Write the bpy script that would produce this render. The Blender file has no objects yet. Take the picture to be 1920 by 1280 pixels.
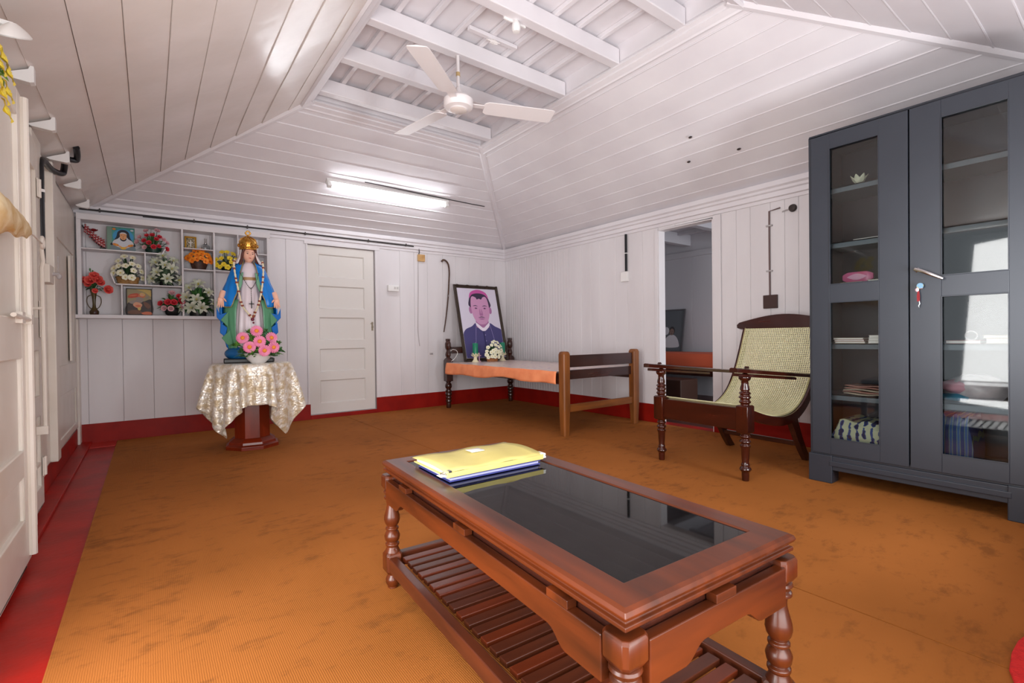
import bpy, bmesh, math, random
from mathutils import Vector, Matrix
PI = math.pi
R = math.radians
S = bpy.context.scene
COL = S.collection
rnd = random.Random(7)

# ------------------------------------------------------------------ camera
def set_camera():
    yaw, pitch, roll, f = .6451, -.0097, -.012, 906.28
    fw = Vector((math.sin(yaw)*math.cos(pitch), math.cos(yaw)*math.cos(pitch), math.sin(pitch)))
    r0 = Vector((math.cos(yaw), -math.sin(yaw), 0)); u0 = r0.cross(fw)
    r = r0*math.cos(roll) + u0*math.sin(roll); u = u0*math.cos(roll) - r0*math.sin(roll)
    cd = bpy.data.cameras.new('camera'); co = bpy.data.objects.new('camera', cd); COL.objects.link(co)
    m = Matrix((r, u, -fw)).transposed().to_4x4(); m.translation = (-3.978, -5.4229, .86)
    co.matrix_world = m
    cd.sensor_width = 36; cd.sensor_fit = 'HORIZONTAL'; cd.lens = 36*f/1920
    cd.clip_start = .03; cd.clip_end = 60
    S.camera = co
set_camera()

# ------------------------------------------------------------------ light
S.view_settings.view_transform = 'Standard'
S.view_settings.look = 'None'
S.view_settings.gamma = 1
S.view_settings.use_curve_mapping = False
S.view_settings.exposure = 0.27
w = bpy.data.worlds.new('daylight'); S.world = w; w.use_nodes = True
bg = w.node_tree.nodes['Background']; bg.inputs[0].default_value = (.86, .93, 1, 1); bg.inputs[1].default_value = 1.2

def area(name, loc, target, sx, sy, power, col=(1, 1, 1)):
    l = bpy.data.lights.new(name, 'AREA'); l.shape = 'RECTANGLE'; l.size = sx; l.size_y = sy
    l.energy = power; l.color = col
    o = bpy.data.objects.new(name, l); COL.objects.link(o); o.location = loc
    o.rotation_euler = (Vector(target)-Vector(loc)).to_track_quat('-Z', 'Y').to_euler()
    return o
# daylight coming in at the open left door, the entrance and the side door of the front wall
area('daylight_left_door', (-4.86, -4.62, .95), (-2.4, -2.6, 1.25), 1.25, 1.8, 72, (1, .985, .97))
area('daylight_entrance', (-3.55, -5.78, .75), (-2.9, -2.0, 1.9), 1.4, 1.3, 33, (1, .99, .98))
area('daylight_side_door', (-1.55, -5.72, .85), (-1.4, -2.0, 1.9), .50, .65, 28, (.95, .97, 1))
area('fill_far_room', (1.2, -5.36, 1.35), (1.5, -1.0, 1.1), .9, 1.1, 26, (.97, .975, 1))  # added fill lamp at the far room's open end, no window there

# ------------------------------------------------------------------ materials
def lin(c):
    def g(v):
        v /= 255
        return v/12.92 if v <= .04045 else ((v+.055)/1.055)**2.4
    return (g(c[0]), g(c[1]), g(c[2]), 1)
MATS = {}
def mat(name, c, rough=.5, metal=0, spec=.5, c2=None, scale=8, stretch=(1, 1, 1), mix=(.35, .65), bump=0, bscale=60, emit=0, coat=0, detail=4, trans=0, ior=1.45, alpha=1):
    if name in MATS: return MATS[name]
    m = bpy.data.materials.new(name); m.use_nodes = True; MATS[name] = m
    nt = m.node_tree; b = nt.nodes['Principled BSDF']
    b.inputs['Base Color'].default_value = lin(c); b.inputs['Roughness'].default_value = rough
    b.inputs['Metallic'].default_value = metal; b.inputs['Specular IOR Level'].default_value = spec
    b.inputs['Coat Weight'].default_value = coat; b.inputs['Coat Roughness'].default_value = .08
    b.inputs['Transmission Weight'].default_value = trans; b.inputs['IOR'].default_value = ior
    if emit:
        b.inputs['Emission Color'].default_value = lin(c); b.inputs['Emission Strength'].default_value = emit
    if c2 or bump:
        tc = nt.nodes.new('ShaderNodeTexCoord'); mp = nt.nodes.new('ShaderNodeMapping')
        mp.inputs['Scale'].default_value = stretch
        nt.links.new(tc.outputs['Object'], mp.inputs['Vector'])
    if c2:
        n = nt.nodes.new('ShaderNodeTexNoise'); n.inputs['Scale'].default_value = scale; n.inputs['Detail'].default_value = detail
        rp = nt.nodes.new('ShaderNodeValToRGB')
        rp.color_ramp.elements[0].position = mix[0]; rp.color_ramp.elements[0].color = lin(c)
        rp.color_ramp.elements[1].position = mix[1]; rp.color_ramp.elements[1].color = lin(c2)
        nt.links.new(mp.outputs[0], n.inputs['Vector']); nt.links.new(n.outputs[0], rp.inputs[0])
        nt.links.new(rp.outputs[0], b.inputs['Base Color'])
    if bump:
        n2 = nt.nodes.new('ShaderNodeTexNoise'); n2.inputs['Scale'].default_value = bscale; n2.inputs['Detail'].default_value = 3
        bp = nt.nodes.new('ShaderNodeBump'); bp.inputs['Strength'].default_value = bump; bp.inputs['Distance'].default_value = .004
        nt.links.new(mp.outputs[0], n2.inputs['Vector']); nt.links.new(n2.outputs[0], bp.inputs['Height'])
        nt.links.new(bp.outputs[0], b.inputs['Normal'])
    return m
WALL = mat('white_wall_paint', (223, 219, 221), .42, c2=(215, 210, 212), scale=3, bump=.25, bscale=9, stretch=(1, 1, .25))
CEIL = mat('white_ceiling_paint', (226, 222, 225), .38, c2=(219, 214, 218), scale=2.5, bump=.2, bscale=7)
CEILL = mat('glossy_ceiling_paint', (226, 218, 214), .22, c2=(218, 209, 203), scale=2.5, bump=1.0, bscale=4.5)
DARKGAP = mat('dark_gap', (150, 140, 138), .9)
DOORP = mat('cream_door_paint', (216, 211, 206), .35, bump=.15, bscale=12)
LEAFP = mat('cream_leaf_paint', (224, 216, 206), .35, c2=(216, 206, 194), scale=5, bump=.15, bscale=12)
REDP = mat('red_oxide_paint', (148, 22, 11), .45, spec=.25, c2=(132, 17, 9), scale=6, bump=.2, bscale=30)
REDF = mat('red_oxide_floor', (168, 24, 12), .42, spec=.3, c2=(138, 24, 16), scale=5, bump=.25, bscale=40)
def carpet_mat():
    m = bpy.data.materials.new('coir_carpet'); m.use_nodes = True; nt = m.node_tree; b = nt.nodes['Principled BSDF']
    b.inputs['Roughness'].default_value = .85; b.inputs['Specular IOR Level'].default_value = .15
    tc = nt.nodes.new('ShaderNodeTexCoord'); L = nt.links.new
    n1 = nt.nodes.new('ShaderNodeTexNoise'); n1.inputs['Scale'].default_value = 1.3; n1.inputs['Detail'].default_value = 3
    r1 = nt.nodes.new('ShaderNodeValToRGB'); e = r1.color_ramp.elements
    e[0].position = .3; e[0].color = lin((146, 86, 35)); e[1].position = .7; e[1].color = lin((166, 99, 44))
    L(tc.outputs['Object'], n1.inputs['Vector']); L(n1.outputs[0], r1.inputs[0])
    # worn dark stains with ragged outlines, brushed across the room
    mp = nt.nodes.new('ShaderNodeMapping'); mp.inputs['Scale'].default_value = (4.2, 7.5, 1); mp.inputs['Rotation'].default_value = (0, 0, R(-20))
    n2 = nt.nodes.new('ShaderNodeTexNoise'); n2.inputs['Scale'].default_value = 2.2; n2.inputs['Detail'].default_value = 7; n2.inputs['Roughness'].default_value = .68
    r2 = nt.nodes.new('ShaderNodeValToRGB'); e = r2.color_ramp.elements
    e[0].position = .76; e[0].color = (0, 0, 0, 1); e[1].position = .92; e[1].color = (.55, .55, .55, 1)
    L(tc.outputs['Object'], mp.inputs['Vector']); L(mp.outputs[0], n2.inputs['Vector'])
    n3 = nt.nodes.new('ShaderNodeTexNoise'); n3.inputs['Scale'].default_value = 2.1; n3.inputs['Detail'].default_value = 2
    ad = nt.nodes.new('ShaderNodeMath'); ad.operation = 'MULTIPLY_ADD'; ad.inputs[1].default_value = .45
    L(tc.outputs['Object'], n3.inputs['Vector']); L(n3.outputs[0], ad.inputs[0]); L(n2.outputs[0], ad.inputs[2]); L(ad.outputs[0], r2.inputs[0])
    mx = nt.nodes.new('ShaderNodeMix'); mx.data_type = 'RGBA'
    mx.inputs['B'].default_value = lin((106, 62, 27))
    L(r2.outputs[0], mx.inputs['Factor']); L(r1.outputs[0], mx.inputs['A']); L(mx.outputs['Result'], b.inputs['Base Color'])
    wv = nt.nodes.new('ShaderNodeTexWave'); wv.inputs['Scale'].default_value = 60; wv.inputs['Distortion'].default_value = 1.5
    bp = nt.nodes.new('ShaderNodeBump'); bp.inputs['Strength'].default_value = .25; bp.inputs['Distance'].default_value = .002
    L(tc.outputs['Object'], wv.inputs['Vector']); L(wv.outputs[0], bp.inputs['Height']); L(bp.outputs[0], b.inputs['Normal'])
    return m
CARPET = carpet_mat()
def wood(name, c, c2, rough=.25, axis='z', scale=9, coat=.08):
    st = {'x': (.12, 1, 1), 'y': (1, .12, 1), 'z': (1, 1, .12)}[axis]
    return mat(name+'_'+axis, c, rough, c2=c2, scale=scale*2.2, stretch=st, mix=(.3, .7), bump=.08, bscale=25, coat=coat, detail=6)
TEAK = lambda a: wood('polished_teak', (100, 43, 15), (54, 22, 8), .3, a)
TEAKD = lambda a: wood('dusty_dark_teak', (92, 42, 22), (56, 24, 14), .34, a)
MAHO = lambda a: wood('dark_mahogany', (66, 22, 11), (42, 14, 8), .2, a, coat=.4)
POSTW = lambda a: wood('plain_brown_wood', (140, 82, 34), (98, 54, 22), .4, a, coat=0)
DKW = lambda a: wood('dark_turned_wood', (66, 30, 20), (40, 18, 13), .25, a, coat=.3)
PEDW = lambda a: wood('red_brown_veneer', (128, 40, 14), (98, 28, 10), .28, a)
STEEL = mat('grey_steel_paint', (48, 52, 60), .34, c2=(44, 48, 56), scale=2, bump=.06, bscale=6)
STEELIN = mat('grey_steel_inside', (92, 98, 104), .5)
CHROME = mat('chrome', (215, 215, 215), .15, metal=1)
BLACK = mat('black_plastic', (22, 22, 26), .35)
WHITEP = mat('white_plastic', (232, 230, 228), .35)
FANW = mat('white_fan_enamel', (232, 226, 226), .3)
GOLD = mat('gold_metal', (222, 172, 84), .25, metal=.9, c2=(180, 128, 50), scale=70, bump=.6, bscale=90)
GLASSBLACK = mat('black_table_glass', (9, 8, 8), .03, spec=.34)
def thin_glass():
    m = bpy.data.materials.new('clear_pane'); m.use_nodes = True; nt = m.node_tree
    for n in list(nt.nodes): nt.nodes.remove(n)
    o = nt.nodes.new('ShaderNodeOutputMaterial'); mx = nt.nodes.new('ShaderNodeMixShader'); fr = nt.nodes.new('ShaderNodeFresnel')
    fr.inputs[0].default_value = 1.5
    t = nt.nodes.new('ShaderNodeBsdfTransparent'); t.inputs[0].default_value = (.86, .88, .88, 1)
    g = nt.nodes.new('ShaderNodeBsdfGlossy'); g.inputs['Roughness'].default_value = .03
    L = nt.links.new; L(fr.outputs[0], mx.inputs[0]); L(t.outputs[0], mx.inputs[1]); L(g.outputs[0], mx.inputs[2]); L(mx.outputs[0], o.inputs[0])
    return m
PANE = thin_glass()
def flat(name, c, rough=.5, **k): return mat(name, c, rough, **k)

# ------------------------------------------------------------------ mesh builder
def smoothline(pts, n=6, closed=False):
    P = [Vector(p) for p in pts]; out = []; N = len(P)
    rng = range(N) if closed else range(N-1)
    for i in rng:
        if closed: a, b, c, d = P[(i-1) % N], P[i], P[(i+1) % N], P[(i+2) % N]
        else: a, b, c, d = P[max(i-1, 0)], P[i], P[i+1], P[min(i+2, N-1)]
        for k in range(n):
            t = k/n
            out.append(.5*((2*b)+(c-a)*t+(2*a-5*b+4*c-d)*t*t+(3*b-a-3*c+d)*t**3))
    if not closed: out.append(P[-1])
    return out
def ell(cx, cy, rx, ry, n=28, a0=0, a1=360, rot=0):
    o = []; full = abs(a1-a0) >= 360
    for i in range(n if full else n+1):
        a = R(a0+(a1-a0)*i/n); x, y = rx*math.cos(a), ry*math.sin(a); c, s = math.cos(R(rot)), math.sin(R(rot))
        o.append((cx+x*c-y*s, cy+x*s+y*c))
    return o
class MB:
    def __init__(s): s.v = []; s.f = []; s.m = []; s.s = []
    def add(s, V, F, m=0, sm=False, M=None):
        o = len(s.v)
        for p in V:
            p = Vector(p)
            if M: p = M @ p
            s.v.append(tuple(p))
        for f in F:
            s.f.append([i+o for i in f]); s.m.append(m); s.s.append(sm)
        return s
    def box(s, x0, x1, y0, y1, z0, z1, m=0, M=None):
        V = [(x, y, z) for z in (z0, z1) for y in (y0, y1) for x in (x0, x1)]
        return s.add(V, [(0, 2, 3, 1), (4, 5, 7, 6), (0, 1, 5, 4), (2, 6, 7, 3), (0, 4, 6, 2), (1, 3, 7, 5)], m, False, M)
    def loft(s, rings, m=0, sm=True, cap=True, M=None, closed=True):
        n = len(rings[0]); V = [p for r in rings for p in r]; F = []
        for i in range(len(rings)-1):
            for j in range(n if closed else n-1):
                k = (j+1) % n; F.append((i*n+j, i*n+k, (i+1)*n+k, (i+1)*n+j))
        s.add(V, F, m, sm, M)
        if cap and closed:
            s.add(rings[0], [tuple(range(n))[::-1]], m, False, M); s.add(rings[-1], [tuple(range(n))], m, False, M)
        return s
    def lathe(s, prof, cx=0, cy=0, seg=20, m=0, M=None, rot=0, sm=True):
        rings = [[(cx+max(r, 1e-4)*math.cos(2*PI*i/seg+rot), cy+max(r, 1e-4)*math.sin(2*PI*i/seg+rot), z) for i in range(seg)] for r, z in prof]
        return s.loft(rings, m, sm, True, M)
    def ellipsoid(s, c, r, seg=14, rings=9, m=0, M=None):
        prof = [(math.sin(PI*i/rings), -math.cos(PI*i/rings)) for i in range(rings+1)]
        RR = [[(c[0]+r[0]*max(a, 1e-3)*math.cos(2*PI*j/seg), c[1]+r[1]*max(a, 1e-3)*math.sin(2*PI*j/seg), c[2]+r[2]*b) for j in range(seg)] for a, b in prof]
        return s.loft(RR, m, True, True, M)
    def tube(s, pts, r, seg=8, m=0, M=None, closed=False, flat=1.0):
        P = [Vector(p) for p in pts]; n = len(P); rr = r if isinstance(r, (list, tuple)) else [r]*n
        rings = []; pu = None
        for i in range(n):
            if closed: t = P[(i+1) % n]-P[i-1]
            else: t = P[min(i+1, n-1)]-P[max(i-1, 0)]
            t.normalize()
            if pu is None:
                pu = Vector((0, 0, 1)) if abs(t.z) < .9 else Vector((1, 0, 0))
            a = (pu - t*pu.dot(t)).normalized(); b = t.cross(a); pu = a
            rings.append([P[i]+(a*math.cos(2*PI*j/seg)+b*math.sin(2*PI*j/seg)*flat)*rr[i] for j in range(seg)])
        if closed: rings.append(rings[0])
        return s.loft(rings, m, True, not closed, M)
    def prism(s, poly, plane, a, b, m=0, M=None, sm=False):
        def P(u, v, w): return {'xy': (u, v, w), 'xz': (u, w, v), 'yz': (w, u, v)}[plane]
        n = len(poly)
        V = [P(p[0], p[1], a) for p in poly]+[P(p[0], p[1], b) for p in poly]
        s.add(V, [tuple(range(n))[::-1], tuple(range(n, 2*n))], m, False, M)
        return s.add(V, [(i, (i+1) % n, n+(i+1) % n, n+i) for i in range(n)], m, sm, M)
    def grid(s, G, m=0, sm=True, M=None, mf=None):
        n = len(G[0]); V = [p for r in G for p in r]
        if mf is None:
            return s.add(V, [(i*n+j, i*n+j+1, (i+1)*n+j+1, (i+1)*n+j) for i in range(len(G)-1) for j in range(n-1)], m, sm, M)
        o = len(s.v); s.add(V, [], m, sm, M)
        for i in range(len(G)-1):
            for j in range(n-1):
                s.f.append([o+i*n+j, o+i*n+j+1, o+(i+1)*n+j+1, o+(i+1)*n+j]); s.m.append(mf(i, j)); s.s.append(sm)
        return s
    def frame(s, w, h, prof, m=0, M=None):
        """moulding swept round a w x h rectangle in the local xy plane: prof = closed loop of (inward offset, z)"""
        n = len(prof); V = []
        for d, z in prof:
            a, b = w/2-d, h/2-d
            V += [(-a, -b, z), (a, -b, z), (a, b, z), (-a, b, z)]
        F = []
        for i in range(n):
            k = (i+1) % n
            for c in range(4):
                e = (c+1) % 4; F.append((i*4+c, i*4+e, k*4+e, k*4+c))
        return s.add(V, F, m, False, M)
    def sheets(s, polys, step=.0006, M=None):
        """flat printed picture: polygons (x, z) laid on each other in the local xz plane, facing -y"""
        for k, (poly, m) in enumerate(polys):
            V = [(p[0], -k*step, p[1]) for p in poly]
            s.add(V, [tuple(range(len(V)))], m, False, M)
        return s
    def build(s, name, mats, parent=None, loc=None, rot=None, bevel=0, solid=0, keep=False, sharp=35, bseg=2):
        me = bpy.data.meshes.new(name); me.from_pydata(s.v, [], s.f)
        mats = mats if isinstance(mats, (list, tuple)) else [mats]
        for m in mats: me.materials.append(m)
        me.polygons.foreach_set('material_index', s.m); me.polygons.foreach_set('use_smooth', s.s)
        b = bmesh.new(); b.from_mesh(me)
        bmesh.ops.remove_doubles(b, verts=b.verts, dist=1e-6)
        if not keep: bmesh.ops.recalc_face_normals(b, faces=b.faces)
        b.to_mesh(me); b.free()
        if any(s.s): me.set_sharp_from_angle(angle=R(sharp))
        o = bpy.data.objects.new(name, me); COL.objects.link(o)
        if parent: o.parent = parent
        if loc: o.location = loc
        if rot: o.rotation_euler = rot
        if solid:
            md = o.modifiers.new('thickness', 'SOLIDIFY'); md.thickness = solid; md.offset = 0
        if bevel:
            md = o.modifiers.new('bevel', 'BEVEL'); md.width = bevel; md.segments = bseg; md.limit_method = 'ANGLE'; md.angle_limit = R(40)
        return o
def tag(o, label, cat, group=None, kind=None):
    if label: o['label'] = label
    if cat: o['category'] = cat
    if group: o['group'] = group
    if kind: o['kind'] = kind
    return o
def thing(name, label, cat, loc=(0, 0, 0), rz=0, group=None):
    o = bpy.data.objects.new(name, None); COL.objects.link(o); o.location = loc; o.rotation_euler = (0, 0, rz)
    o.empty_display_size = .05
    return tag(o, label, cat, group)
def struct(name, mb, mats, parent=None, **k):
    o = mb.build(name, mats, parent, **k)
    if parent is None: o['kind'] = 'structure'
    return o
def dup(o, parent=None, **k):
    c = o.copy(); COL.objects.link(c); c.parent = parent
    for a, v in k.items(): setattr(c, a, v)
    return c
def T(x, y, z, rz=0, rx=0, ry=0): return Matrix.Translation((x, y, z)) @ Matrix.Rotation(rz, 4, 'Z') @ Matrix.Rotation(ry, 4, 'Y') @ Matrix.Rotation(rx, 4, 'X')

# ================================================================== ROOM SHELL
XL, YF = -4.47, -5.48           # left wall face, front wall face
struct('floor', MB().box(-4.7, .12, -6.6, .12, -.06, 0), REDF)
# carpet laid in two lengths
for nm, x0, x1, lb in (('coir_carpet', -4.205, -2.253, 'brown-orange coir carpet length on the left, under statue pedestal and along the red floor strip'),
                       ('coir_carpet', -2.247, -.03, 'brown-orange coir carpet length on the right, under the cane chair, bed and steel cabinet')):
    tag(MB().box(x0, x1, -5.44, -.03, .0005, .005).build(nm, CARPET), lb, 'carpet')

def boards(mb, axis, cuts, lo, hi, z0, z1, bump=.0, chamfer=.0028, gap=.0012, holes=()):
    """vertical planks between the positions in cuts; lo..hi = thickness range across the wall"""
    for a, b in zip(cuts[:-1], cuts[1:]):
        segs = [(z0, z1)]
        for h0, h1, hz0, hz1 in holes:
            if a >= h0-1e-4 and b <= h1+1e-4: segs = [(p, q) for p, q in ((z0, hz0), (hz1, z1)) if q-p > .01]
        for p, q in segs:
            c = chamfer
            poly = [(a+gap/2, hi), (a+gap/2, lo+c), (a+gap/2+c, lo), (b-gap/2-c, lo), (b-gap/2, lo+c), (b-gap/2, hi)]
            if axis == 'x': mb.prism(poly, 'xy', p, q)
            else: mb.prism([(v, u) for u, v in poly], 'xy', p, q)
def cuts(a, b, wid, extra=(), jitter=.02, seed=1):
    r = random.Random(seed); o = sorted([a, b]+list(extra)); out = []
    for p, q in zip(o[:-1], o[1:]):
        n = max(1, round((q-p)/wid)); out.append(p)
        for i in range(1, n): out.append(p+(q-p)*i/n+r.uniform(-jitter, jitter)*min(1, wid*4))
    return out+[o[-1]]
def panel_door(name, w, h, n, mt, th=.035, st=.095, rails=.07, top=.06, bot=.11, rec=.014):
    mb = MB(); mb.box(0, st, 0, th, 0, h); mb.box(w-st, w, 0, th, 0, h)
    ph = (h-top-bot-(n-1)*rails)/n; z = bot; mb.box(st, w-st, 0, th, 0, bot); mb.box(st, w-st, 0, th, h-top, h)
    for i in range(n):
        if i: mb.box(st, w-st, 0, th, z-rails, z)
        mb.box(st, w-st, rec, th-rec, z, z+ph)
        M = T(w/2, 0, z+ph/2, 0, R(90))
        mb.frame(w-2*st, ph, [(0, 0), (.012, -.0), (.022, -rec), (0, -rec)], 0, T(w/2, 0, z+ph/2) @ Matrix.Rotation(R(90), 4, 'X'))
        z += ph+rails
    return mb
# back wall, y = 0 (interior at y < 0), with a hole for the panel door
DX0, DX1, DZ0, DZ1 = -2.615, -1.868, .045, 1.885
mb = MB(); boards(mb, 'x', cuts(-4.6, .02, .21, (DX0, DX1, -1.555, -1.20), seed=3), 0, .03, -.01, 2.06, holes=((DX0, DX1, DZ0, DZ1),))
wb = struct('wall_back', mb, WALL)
struct('wall_back_lining', MB().box(-4.7, .12, .031, .08, -.05, 2.1), DARKGAP)
# thin cover battens
mb = MB()
for x in (-1.555, -2.99): mb.box(x-.012, x+.012, -.008, 0, .18, 1.91)
struct('trim_4', mb, WALL)
# right wall, x = 0, fine beadboard near the corner then wide planks, doorway hole
GY0, GY1, GZ = -3.094, -2.52, 1.882
cy = [-.0]+[-.05*i for i in range(1, 27)]+[-1.47, -1.62, -1.76, -1.98, -2.135, -2.33, GY1]
cy = sorted(cy)[::1]
cr = cuts(-5.5, GY0, .2, (-3.168, -3.30, -3.42, -3.58, -3.69, -3.79), seed=5)
mb = MB(); boards(mb, 'y', cr, 0, .03, -.01, 2.06); 
boards(mb, 'y', [GY0, -2.9, -2.71, GY1], 0, .03, -.01, 2.06, holes=((GY0, GY1, -.02, GZ),))
boards(mb, 'y', cy, 0, .03, -.01, 2.06)
struct('wall_right', mb, WALL)
mb = MB()
mb.box(.031, .08, GY1+.0, .12, -.05, 2.1); mb.box(.031, .08, -5.5, GY0, -.05, 2.1); mb.box(.031, .08, GY0, GY1, GZ, 2.1)
struct('wall_right_lining', mb, DARKGAP)
mb = MB()   # doorway lining boards and casing
mb.box(-.006, .09, GY1-.012, GY1+.0, 0, GZ); mb.box(-.006, .09, GY0, GY0+.012, 0, GZ); mb.box(-.006, .09, GY0, GY1, GZ-.012, GZ)
mb.box(-.014, 0, GY1, GY1+.035, .18, 1.90); mb.box(-.014, 0, GY0-.074, GY0, .18, 1.90)
struct('trim_5', mb, WALL, bevel=.003)
# left wall
mb = MB(); boards(mb, 'y', cuts(-5.5, .02, .26, (-5.32, -3.93), seed=9), -XL, -XL+.03, -.01, 1.96, holes=((-5.32, -3.93, -.02, 1.90),))
for i, v in enumerate(mb.v): mb.v[i] = (-v[0], v[1], v[2])
struct('wall_left', mb, LEAFP)
mb = MB(); mb.box(-4.6, -4.502, -3.93, .1, -.05, 2.05); mb.box(-4.6, -4.502, -5.54, -5.32, -.05, 2.05); mb.box(-4.6, -4.502, -5.32, -3.93, 1.90, 2.05)
struct('wall_left_lining', mb, DARKGAP)
# front wall (behind the camera) with the entrance and a side door
mb = MB()
mb.box(-4.6, -4.32, YF-.06, YF, 0, 2.1); mb.box(-2.75, -1.98, YF-.06, YF, 0, 2.1); mb.box(-1.12, .12, YF-.06, YF, 0, 2.1)
mb.box(-4.32, -2.75, YF-.06, YF, 2.02, 2.1); mb.box(-1.98, -1.12, YF-.06, YF, 1.9, 2.1)
struct('wall_front', mb, WALL)
struct('door_5', panel_door('d', .85, .62, 2, LEAFP), LEAFP, loc=(-1.975, YF-.05, .01))  # unseen half leaf, added to keep side door light off the near floor
# skirtings
mb = MB(); mb.box(XL, DX0+.012, -.014, 0, 0, .165); mb.box(DX1-.006, 0, -.014, 0, 0, .178); mb.box(DX0+.012, DX1-.006, -.014, .0, 0, DZ0)
struct('baseboard_back', mb, REDP, bevel=.003)
mb = MB(); mb.box(-.014, 0, GY1+.0, -.014, 0, .18); mb.box(-.014, 0, -5.48, GY0, 0, .18)
struct('baseboard_right', mb, REDP, bevel=.003)
mb = MB(); mb.box(XL, XL+.02, -3.93, -.014, 0, .15); mb.box(XL+.02, -4.37, -2.6, -.014, 0, .018)
struct('baseboard_left', mb, REDF, bevel=.003)
struct('trim_6', MB().box(-4.37, -4.206, -.26, -.014, 0, .004), mat('light_red_floor_patch', (178, 44, 36), .35))
# corner post left of the shelf
struct('trim_7', MB().box(XL, XL+.035, -.13, -.0, .018, 1.05), LEAFP, bevel=.003)

# cornices (stepped profile)
prof = [(0, 1.905), (.012, 1.905), (.016, 1.93), (.034, 1.936), (.034, 1.972), (.05, 1.98), (.052, 2.0), (.07, 2.012), (.07, 2.05), (0, 2.06)]
mb = MB(); mb.prism([(-d, z) for d, z in prof], 'yz', -4.47, 0)
struct('trim_1', mb, CEIL)
mb = MB(); mb.prism([(-d, z) for d, z in prof], 'xz', -5.48, 0)
struct('trim_2', mb, CEIL)

# ------------------------------------------------------------------ ceiling: four boarded slopes round a raised flat part
EV = {'BR': Vector((-.0, 0, 2.045)), 'BL': Vector((-4.36, 0, 2.0)), 'FR': Vector((-.0, -5.48, 2.045)), 'FL': Vector((-4.36, -5.48, 2.0))}
OP = {'BR': Vector((-1.35, -1.455, 2.74)), 'BL': Vector((-2.915, -1.455, 2.74)), 'FR': Vector((-1.35, -3.97, 2.74)), 'FL': Vector((-2.915, -3.97, 2.74))}
def slope(name, a, b, n, mt, bead=.006, bw=.012, over=.0, seed=1):
    A, B, Cc, D = EV[a], EV[b], OP[a], OP[b]
    nrm = (B-A).cross(Cc-A).normalized()
    if nrm.z > 0: nrm = -nrm               # points down into the room
    def P(u, t, d): return (A.lerp(Cc, t)).lerp(B.lerp(D, t), u)+nrm*d
    mb = MB(); r = random.Random(seed); N = 10
    for i in range(n):
        t0, t1 = i/n+.0006, (i+1)/n-.0006; w0, w1 = r.uniform(-.002, .002), r.uniform(-.002, .002)
        rings = []
        for k in range(N+1):
            u = k/N; q = .0016*math.sin(k*2.1+i)
            rings.append([P(u, t0, -.02), P(u, t0, w0+q+over), P(u, t1, w1+q), P(u, t1, -.02)])
        mb.loft(rings, 0, False, True)
        if bead and i:
            rings = []
            tb = i/n; tw = bw/(A-Cc).length
            for k in range(N+1):
                u = k/N; q = .0012*math.sin(k*1.7+i*2)
                rings.append([P(u, tb-tw/2, -.004), P(u, tb-tw/2, bead*.5+q), P(u, tb, bead+q), P(u, tb+tw/2, bead*.5+q), P(u, tb+tw/2, -.004)])
            mb.loft(rings, 0, False, True)
    o = struct(name, mb, mt)
    mb = MB(); mb.add([P(0, 0, -.026), P(1, 0, -.026), P(1, 1, -.026), P(0, 1, -.026), P(0, 0, -.06), P(1, 0, -.06), P(1, 1, -.06), P(0, 1, -.06)],
                      [(0, 1, 2, 3), (7, 6, 5, 4), (0, 4, 5, 1), (1, 5, 6, 2), (2, 6, 7, 3), (3, 7, 4, 0)])
    struct(name+'_lining', mb, DARKGAP)
slope('ceiling_back', 'BL', 'BR', 11, CEIL, seed=2)
slope('ceiling_right', 'BR', 'FR', 11, CEIL, seed=4)
slope('ceiling_left', 'FL', 'BL', 9, CEILL, bead=0, over=.006, seed=6)
slope('ceiling_front', 'FR', 'FL', 11, CEIL, bead=.003, seed=8)
# hip battens
mb = MB()
for k in ('BR', 'BL', 'FR', 'FL'):
    a, b = EV[k], OP[k]; d = (b-a); c = Vector((-2.14, -2.7, 0)); inw = Vector(((c-a).x, (c-a).y, 0)).normalized()
    side = d.normalized().cross(Vector((0, 0, 1))).normalized(); dn = d.normalized().cross(side)
    if dn.z > 0: dn = -dn
    wd = .032
    ring = lambda p: [p+side*wd-dn*.03, p+side*wd+dn*.012, p+side*.012+dn*.026, p-side*.012+dn*.026, p-side*wd+dn*.012, p-side*wd-dn*.03]
    mb.loft([ring(a+d*.0), ring(b-d*.005)], 0, False, True)
struct('trim_3', mb, CEIL)
# soffit strip over the left wall and the boards over the eaves
mb = MB(); mb.add([(-4.50, -5.48, 1.935), (-4.50, -.0, 1.935), (-4.352, 0, 2.0), (-4.352, -5.48, 2.0), (-4.50, -5.48, 1.965), (-4.50, 0, 1.965), (-4.352, 0, 2.03), (-4.352, -5.48, 2.03)],
                  [(0, 1, 2, 3), (7, 6, 5, 4), (0, 3, 7, 4), (1, 5, 6, 2), (0, 4, 5, 1), (2, 6, 7, 3)])
struct('ceiling_soffit', mb, CEILL)
mb = MB().tube([(-4.462, -5.4, 1.938), (-4.462, -.06, 1.938)], .006, 6)
struct('trim_8', mb, DARKGAP)
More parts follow.
